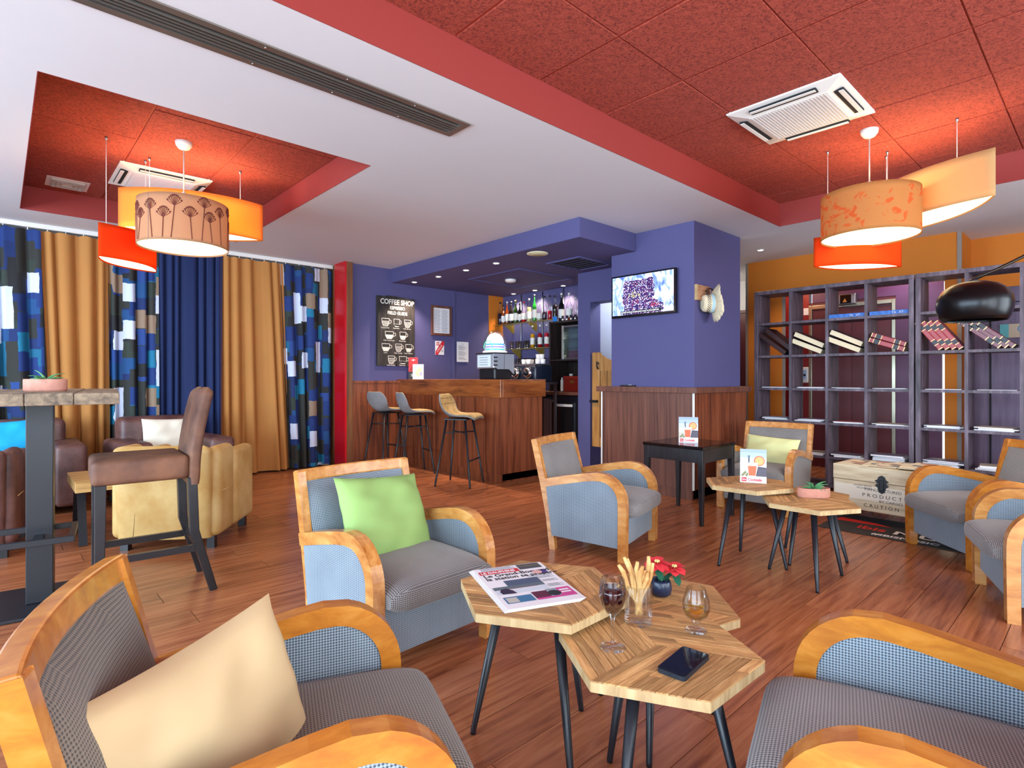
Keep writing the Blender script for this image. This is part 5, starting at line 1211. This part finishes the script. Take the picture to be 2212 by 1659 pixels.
a_, b_, c_, d_ = [atz(u, v, BZ) for u, v in ((1419,1452),(1476,1401.5),(1535,1424),(1476,1474))]
ph = thing('phone', 'black smartphone lying face up on the hexagonal table', 'phone', (0,0,0))
ctr = (a_+b_+c_+d_)/4; ex = ((b_-a_)+(c_-d_))/2; L_ = ex.length*.98; W2 = L_*.49; PH = frame((ctr.x,ctr.y,BZ), ex, Vector((-ex.y,ex.x,0)))
PH = Matrix(((PH[0][0],PH[0][1],0,ctr.x),(PH[1][0],PH[1][1],0,ctr.y),(0,0,1,BZ),(0,0,0,1)))
def rr(L, W_, r): 
    o = []
    for cx, cy, s in ((L/2-r,W_/2-r,0),(-L/2+r,W_/2-r,90),(-L/2+r,-W_/2+r,180),(L/2-r,-W_/2+r,270)): o += [(cx+r*math.cos(R(s+15*k)), cy+r*math.sin(R(s+15*k))) for k in range(7)]
    return o
MB().prism(rr(L_,W2,.010), 0, .0105, 0, PH).build('case', plain('blue_black_case','#16202b',.4), ph, bevel=.002)
MB().prism(rr(L_*.965,W2*.93,.008), .0105, .0112, 0, PH).build('screen', plain('phone_screen','#050608',.06), ph)
MB().box(-L_/2-.0006,-L_/2,-.006,.006,.004,.007,0,PH).build('port', M_['dark'], ph)

# ================================================================== dark open bookcases
XB0, XB1 = 6.43, 6.77; DIV1 = [2.457,2.088,1.726]; ROW = [1.795,1.425,1.06,.70,.345]
def bookcase(label, yl, divs, yr):
    t = thing('bookcase', label, 'bookcase', (0,0,0), 0, 'dark open backed bookcases'); W_ = M_['shelf_wood']
    MB().box(XB0,XB1,yl-.042,yl,0,2.132).build('side_panel', W_, t, bevel=.003); MB().box(XB0,XB1,yr,yr+.042,0,2.132).build('side_panel', W_, t, bevel=.003)
    MB().box(XB0,XB1,yr,yl,2.132,2.172).build('top_panel', W_, t, bevel=.003); MB().box(XB0,XB1,yr+.042,yl-.042,.03,.06).build('bottom_panel', W_, t)
    for d in divs: MB().box(XB0+.002,XB1,d-.013,d+.013,.06,2.132).build('divider', W_, t)
    ed = [yl-.042] + [q for d in divs for q in (d+.013, d-.013)] + [yr+.042]
    for z in ROW:
        for k in range(len(divs)+1): MB().box(XB0+.004,XB1,ed[2*k+1],ed[2*k],z-.013,z+.013).build('shelf', W_, t)
    return t
DIV2 = [.933,.561,.19]
bookcase('left dark wooden bookcase, standing next to the pillar', 2.855, DIV1, 1.325)
bookcase('right dark wooden bookcase, behind the black arc lamp', 1.314, DIV2, -.215)
CELL = [(2.813,2.470),(2.444,2.101),(2.075,1.739),(1.713,1.367),(1.272,.946),(.920,.574),(.548,.203)]   # left and right edge of each compartment
def book(label, col, row, ytop, deg, h, th, dp, cover, pages, bands=None, fore=False, group=None, dy=0, x=None, dz=0):
    z = ROW[row] + .0135 + dz; a = R(deg); t = thing('book', label, 'book', (x or XB0+.03, ytop, z + th*math.sin(a)), 0, group)
    t.rotation_euler = (-a, 0, 0)
    c = MB().box(0,dp,0,.003,0,h).box(0,dp,th-.003,th,0,h)
    (c.box(dp-.004,dp,.003,th-.003,0,h) if fore else c.box(0,.004,.003,th-.003,0,h)).build('cover', cover, t, bevel=.0012, seg=1)
    MB().box(.004 if fore else .004, dp-.006, .003, th-.003, .004, h-.004).build('pages', pages, t)
    if bands:
        for q, w_, m_ in bands: MB().box(-.0012,0,.0006,th-.0006,h*q,h*(q+w_)).build('spine_band', m_, t)
    return t
pg = plain('book_pages','#ead9b4',.8); brown_c = leather('brown_cover','#2a1012','#4a2420',.45); blue_c = leather('blue_cover','#1d55a8','#3f7fd0',.5,30); red_c = leather('red_cover','#8e141c','#b52a30',.35); dred_c = leather('dark_red_cover','#5a0d1e','#7c1a2c',.3)
blk_l, gold_l2 = plain('black_title_label','#14141c',.4), plain('gold_foil','#e0b87a',.35,.3)
bands = [(.16,.016,gold_l2),(.19,.11,blk_l),(.315,.016,gold_l2),(.69,.016,gold_l2),(.72,.13,blk_l),(.865,.016,gold_l2),(.975,.02,gold_l2),(.01,.02,gold_l2)]
G1 = 'books and files in the left bookcase'; G2 = 'red bound volumes in the right bookcase'
# leaning to the left: base towards the right edge of the compartment
book('lower of two dark maroon files leaning in the first compartment from the left', 0, 1, 2.505, 52, .36, .05, .24, brown_c, M_['dark'], None, False, G1)
book('upper of two dark maroon files leaning in the first compartment from the left', 0, 1, 2.505-.05*math.cos(R(52))-.03, 50, .35, .05, .24, brown_c, M_['dark'], None, False, G1, dz=.045)
for col, nm, e in ((1,'second',0),(2,'third',1)):
    y0 = CELL[col][1] + .035
    book('lower of two thick books showing pale page edges, %s compartment from the left' % nm, col, 1, y0, 66, .33, .055, .24, brown_c, pg, None, True, G1)
    book('upper of two thick books showing pale page edges, %s compartment from the left' % nm, col, 1, y0-.02, 64, .33, .055, .24, brown_c, pg, None, True, G1, dz=.062)
y0 = CELL[3][1] + .03
book('lower of two pale red volumes leaning in the fourth compartment from the left', 3, 1, y0, 70, .32, .045, .22, red_c, pg, bands, False, G1)
book('upper of two pale red volumes leaning in the fourth compartment from the left', 3, 1, y0-.01, 69, .31, .042, .22, red_c, pg, bands, False, G1, dz=.05)
for k in range(4):
    book('bright red bound volume leaning in the fifth compartment, %s from the left' % ords[k], 4, 1, 1.105-.050*k, 36, .325, .041, .22, red_c, pg, bands, False, G2)
for k in range(3):
    book('dark red bound volume leaning below the arc lamp, %s from the left' % ords[k], 5, 1, .690-.047*k, 49, .37, .041, .22, dred_c, pg, bands, False, G2)
for col, nm in ((2,'third'),(3,'fourth')):
    o = book('blue book lying flat at the top of the %s compartment from the left' % nm, col, 0, CELL[col][1]+.006, 0, .04, .33, .24, blue_c, pg, None, False, G1)
    for q, s in ((.11,'TA'),(.17,'XT')): text('spine_title', s, .03, M_['white_ink'], o, frame((-.001,.25-q,.008),(0,-1,0),(0,0,1)), 'LEFT', .0002)
mcol = {'w':('#dfe0e6','white'),'b':('#a9b9d6','pale blue'),'r':('#b34a46','reddish'),'d':('#5a2420','dark red'),'n':('#c9bca6','newsprint'),'k':('#7b7484','grey'),'e':('#d6cdb6','cream')}
mags = [(0,2,'w'),(0,2,'b'),(1,2,'ww'),(2,2,'w'),(2,2,'d'),(3,2,'wd'),(4,2,'w'),(5,2,'w'),(0,3,'bwb'),(1,3,'wwk'),(2,3,'wr'),(3,3,'wn'),(4,3,'bwk'),(5,3,'wwe'),(1,4,'en'),(2,4,'nk'),(3,4,'wwwk'),(4,4,'wwbk'),(5,4,'wwe'),(6,3,'wb'),(6,4,'ww')]
rnd = random.Random(21); cnt = {}; paper_edge = M_['paper']
cn = ['first','second','third','fourth','fifth','sixth','seventh']; rn = {2:'third',3:'fourth',4:'fifth'}; used_l = {}
for col, row, s in mags:
    top_ = cnt.get((col,row), 0.0)
    for i, ch in enumerate(s):
        th = (.005 if row == 2 else .008 if row == 3 else .014)*rnd.uniform(.7,1.3); hx, nm = mcol[ch]; yl, yr = CELL[col]
        yc = (yl+yr)/2 + rnd.uniform(-.03,.015); xc = XB0 + .13 + rnd.uniform(-.02,.02)
        key = (col,row,nm); used_l[key] = used_l.get(key, 0) + 1
        t = thing('magazine', '%s%s magazine, %s bookcase column from the left, %s shelf from the top' % ('' if used_l[key] == 1 else ('', '', 'second ', 'third ')[used_l[key]], nm, cn[col], rn[row]), 'magazine', (xc, yc, ROW[row]+.0135+top_), R(rnd.uniform(-9,9)), 'magazines lying in the bookcases')
        MB().box(-.105,.105,-.135,.135,0,th-.001).build('pages', paper_edge, t); MB().box(-.107,.107,-.136,.136,th-.001,th).build('cover', plain('mag_'+ch, hx, .4), t)
        top_ += th + .0005
    cnt[(col,row)] = top_
# fittings seen through the open bookcase
def atV(u, v): return atx(u, v, 8.0)
o = thing('door_operator', 'silver door operator box with a warning triangle above the entry door', 'door operator', (0,0,0)); a = atV(1812,642); b = atV(1851,655)
MB().box(7.95,8.05,b.y,a.y,b.z-.01,a.z+.03).build('housing', M_['steel'], o, bevel=.015, seg=3); MB().box(7.945,7.95,b.y+.05,a.y-.03,b.z+.005,a.z+.015).build('dark_window', M_['black_gloss'], o)
flat(o,'triangle',plain('amber_mark','#b5762a',.5),frame((7.9445,a.y-.06,b.z+.02),(0,-1,0),(0,0,1)),[(0,0),(.05,0),(.025,.05)])
o = thing('access_panel', 'white card reader with a pale blue screen on the dark red wall', 'card reader', (0,0,0)); a = atV(1734,793); b = atV(1744.5,827)
MB().box(8.02,8.05,b.y,a.y+.08,b.z,a.z).build('housing', M_['plastic'], o, bevel=.012, seg=3); MB().box(8.015,8.02,b.y+.02,a.y+.06,b.z+.05,a.z-.04).build('display', plain('pale_screen','#9fb8d4',.3), o); MB().box(8.013,8.015,b.y+.03,b.y+.06,b.z+.09,b.z+.12).build('dark_mark', M_['ink'], o)
o = MB().box(8.045,8.05,atV(1746,680).y,atV(1733,665).y,atV(1740,680).z,atV(1740,665).z).build('paper_note', M_['paper']); tag(o, 'small white paper note on the dark red wall behind the bookcase', 'paper')
o = thing('wall_sign', 'small turquoise and beige sign seen through the right bookcase', 'sign', (0,0,0)); a = atx(2160,701,7.85); b = atx(2215,728,7.85)
MB().box(7.85,7.86,b.y-.1,a.y,b.z,a.z).build('plate', plain('beige_sign','#b9a58e',.6), o); MB().box(7.848,7.85,atx(2179,701,7.85).y,a.y,b.z,a.z).build('turquoise_part', plain('turquoise_sign','#5aa4a8',.6), o)
text('lettering','C',.12,plain('blue_ink','#5b83a8',.6),o,frame((7.8495,atx(2196,700,7.85).y,b.z+.05),(0,-1,0),(0,0,1)),'LEFT',.0003)

# ================================================================== chest, mat, arc lamp
mt = thing('door_mat', 'dark printed floor mat under the wooden chest', 'mat', (0,0,0))
MB().box(4.795,5.42,.18,1.625,.0005,.006).build('mat', plain('dark_mat','#33302f',.95,bump=.4,bs=400), mt)
FM = frame((4.795,1.625,.0062),(0,-1,0),(1,0,0))
flat(mt,'red_wedge',plain('mat_red','#cf2418',.9),FM,[(.04,.46),(.02,.34),(.42,.36),(.30,.42)],.0004)
text('lettering','ibis',.15,plain('mat_red','#cf2418',.9),mt,FM @ Matrix.Translation((.22,.175,.0004)),'LEFT',.0002,1.0,.003)
text('lettering','MUSIC',.15,M_['paper'],mt,FM @ Matrix.Translation((.46,.165,.0004)),'LEFT',.0002,1.35,.003)
text('lettering','#IBISMUSIC',.075,M_['paper'],mt,FM @ Matrix.Translation((.36,.045,.0004)),'LEFT',.0002,1.1,.002)
ch = thing('wooden_chest', 'pale wooden chest with black printed words and an iron latch', 'chest', (5.19, 1.28, .006), R(-4))
pale = wood('pale_pine','#b59b78','#d6c3a0','#e3d4b6',(9,1.4,9),.6)
MB().box(0,.42,-.36,.36,.095,.33).build('body', pale, ch, bevel=.004); MB().box(-.003,.423,-.363,.363,.333,.455).build('lid', pale, ch, bevel=.005)
for x in (.06,.36):
    for y in (-.33,.33):
        w_ = MB().lathe([(.032,-.012),(.034,0),(.032,.012)], 16, M=frame((x,y,.036),(1,0,0),(0,0,1))); w_.box(x-.02,x+.02,y-.02,y+.02,.07,.095); w_.build('caster', plain('castor_grey','#6d6862',.5), ch)
LM = frame((-.004,.36,.095),(0,-1,0),(0,0,1))
def cl(u): return 1.64 - atx(u, 1060, 5.19).y
lp_ = [(-.03,.335),(-.05,.352),(-.03,.362),(-.022,.385),(.0,.398),(.022,.385),(.03,.362),(.05,.352),(.03,.335)]; lq_ = [(-.03,.33),(.03,.33),(.05,.315),(.03,.298),(.022,.262),(.0,.25),(-.022,.262),(-.03,.298),(-.05,.315)]
MB().prism(lp_, 0, .006, 0, frame((-.004,0,0),(0,-1,0),(0,0,1))).build('latch_hasp', M_['black'], ch); MB().prism(lq_, 0, .006, 0, frame((-.001,0,0),(0,-1,0),(0,0,1))).build('latch_plate', M_['black'], ch)
MB().box(-.018,-.008,-.014,.014,.275,.36).build('latch_tongue', M_['black'], ch, bevel=.004)
flat(ch,'white_label',plain('washed_white','#e6dcc8',.8),LM,[(.01,.09),(.71,.09),(.71,.205),(.01,.205)],.0006)
for s, u0, u1, z, h in (('MANUFACTURED',1867,1948,.168,.031),('P R O D U C T',1862,1949,.118,.038),('BY CARGO',1899,1950,.084,.026),('C A U T I O N',1865,1942,.036,.036),('ADDRESS SERVICE',1843,1883,.198,.017),('REQUESTED',1850,1882,.178,.017)):
    text('lettering', s, h, M_['ink'], ch, LM @ Matrix.Translation((cl(u0),z,.0008)), 'LEFT', .0002, width=cl(u1)-cl(u0))
rnd = random.Random(8)
for k, (x, y, r_) in enumerate(((.20,.20,-8),(.19,.05,6),(.23,-.08,-14),(.18,-.20,10),(.24,-.23,-4))):
    t = thing('newspaper', 'folded newspaper on the wooden chest, %s from the left' % ords[k], 'newspaper', (0,0,0), 0, 'newspapers on the wooden chest')
    t.matrix_world = Matrix.Translation((5.19,1.28,.006)) @ Matrix.Rotation(R(-4),4,'Z') @ Matrix.Translation((x,y,.4555+.0042*k)) @ Matrix.Rotation(R(r_),4,'Z')
    MB().box(-.17,.17,-.12,.12,0,.004).build('sheets', M_['paper2'], t)
    for q in range(4): flat(t,'picture',plain('np_%d' % ((k+q) % 3),('#8a7668','#b0705a','#5e6a72')[(k+q) % 3],.8),Matrix.Translation((0,0,.004)),[(-.15+.08*q,-.10+.03*(q % 2)),(-.09+.08*q,-.10+.03*(q % 2)),(-.09+.08*q,.02+.06*(q % 2)),(-.15+.08*q,.02+.06*(q % 2))],.0004)
al = thing('arc_lamp', 'arc floor lamp with a round black metal head over the bookcase', 'floor lamp', (0,0,0))
hc_ = atd(2104, 655, 3.04); hx, hy, hz = hc_
gun = plain('black_lamp_metal','#141214',.28,.55)
MB().lathe([(.140,-.095),(.152,-.075),(.164,-.035),(.167,0),(.160,.035),(.138,.072),(.105,.098),(.06,.113),(.02,.118),(0,.118)], 48, cap=False, M=Matrix.Translation((hx,hy,hz))).build('lamp_head', gun, al, solid=.003)
MB().tube([(hx,hy,hz+.115),(hx,hy,hz+.135)], [.03,.012], 14).build('cap', M_['black'], al)
bs = Vector((4.55,-1.15,0)); pts = []
for i in range(25):
    q = i/24; a = math.pi*.5*q*1.12
    pts.append(Vector((hx + (bs.x-hx)*(1-math.cos(a))*.0 + (bs.x-hx)*q**.9, hy + (bs.y-hy)*q**.9, hz+.13 + .52*math.sin(math.pi*min(1,q*.72)) - (0 if q < .8 else (q-.8)/.2*.15))))
pts.append(bs + Vector((0,0,.9))); pts.append(bs + Vector((0,0,.03)))
MB().tube(pts, .0085, 10).build('arm', plain('dark_bronze','#3a332c',.3,.8), al); MB().lathe([(.16,0),(.16,.04),(0,.045)], 32, M=Matrix.Translation(bs)).build('base', M_['black'], al)
MB().lathe([(0,-.02),(.03,-.03),(.035,-.06),(.02,-.08),(0,-.085)], 16, M=Matrix.Translation((hx,hy,hz+.03))).build('bulb', M_['plastic'], al)
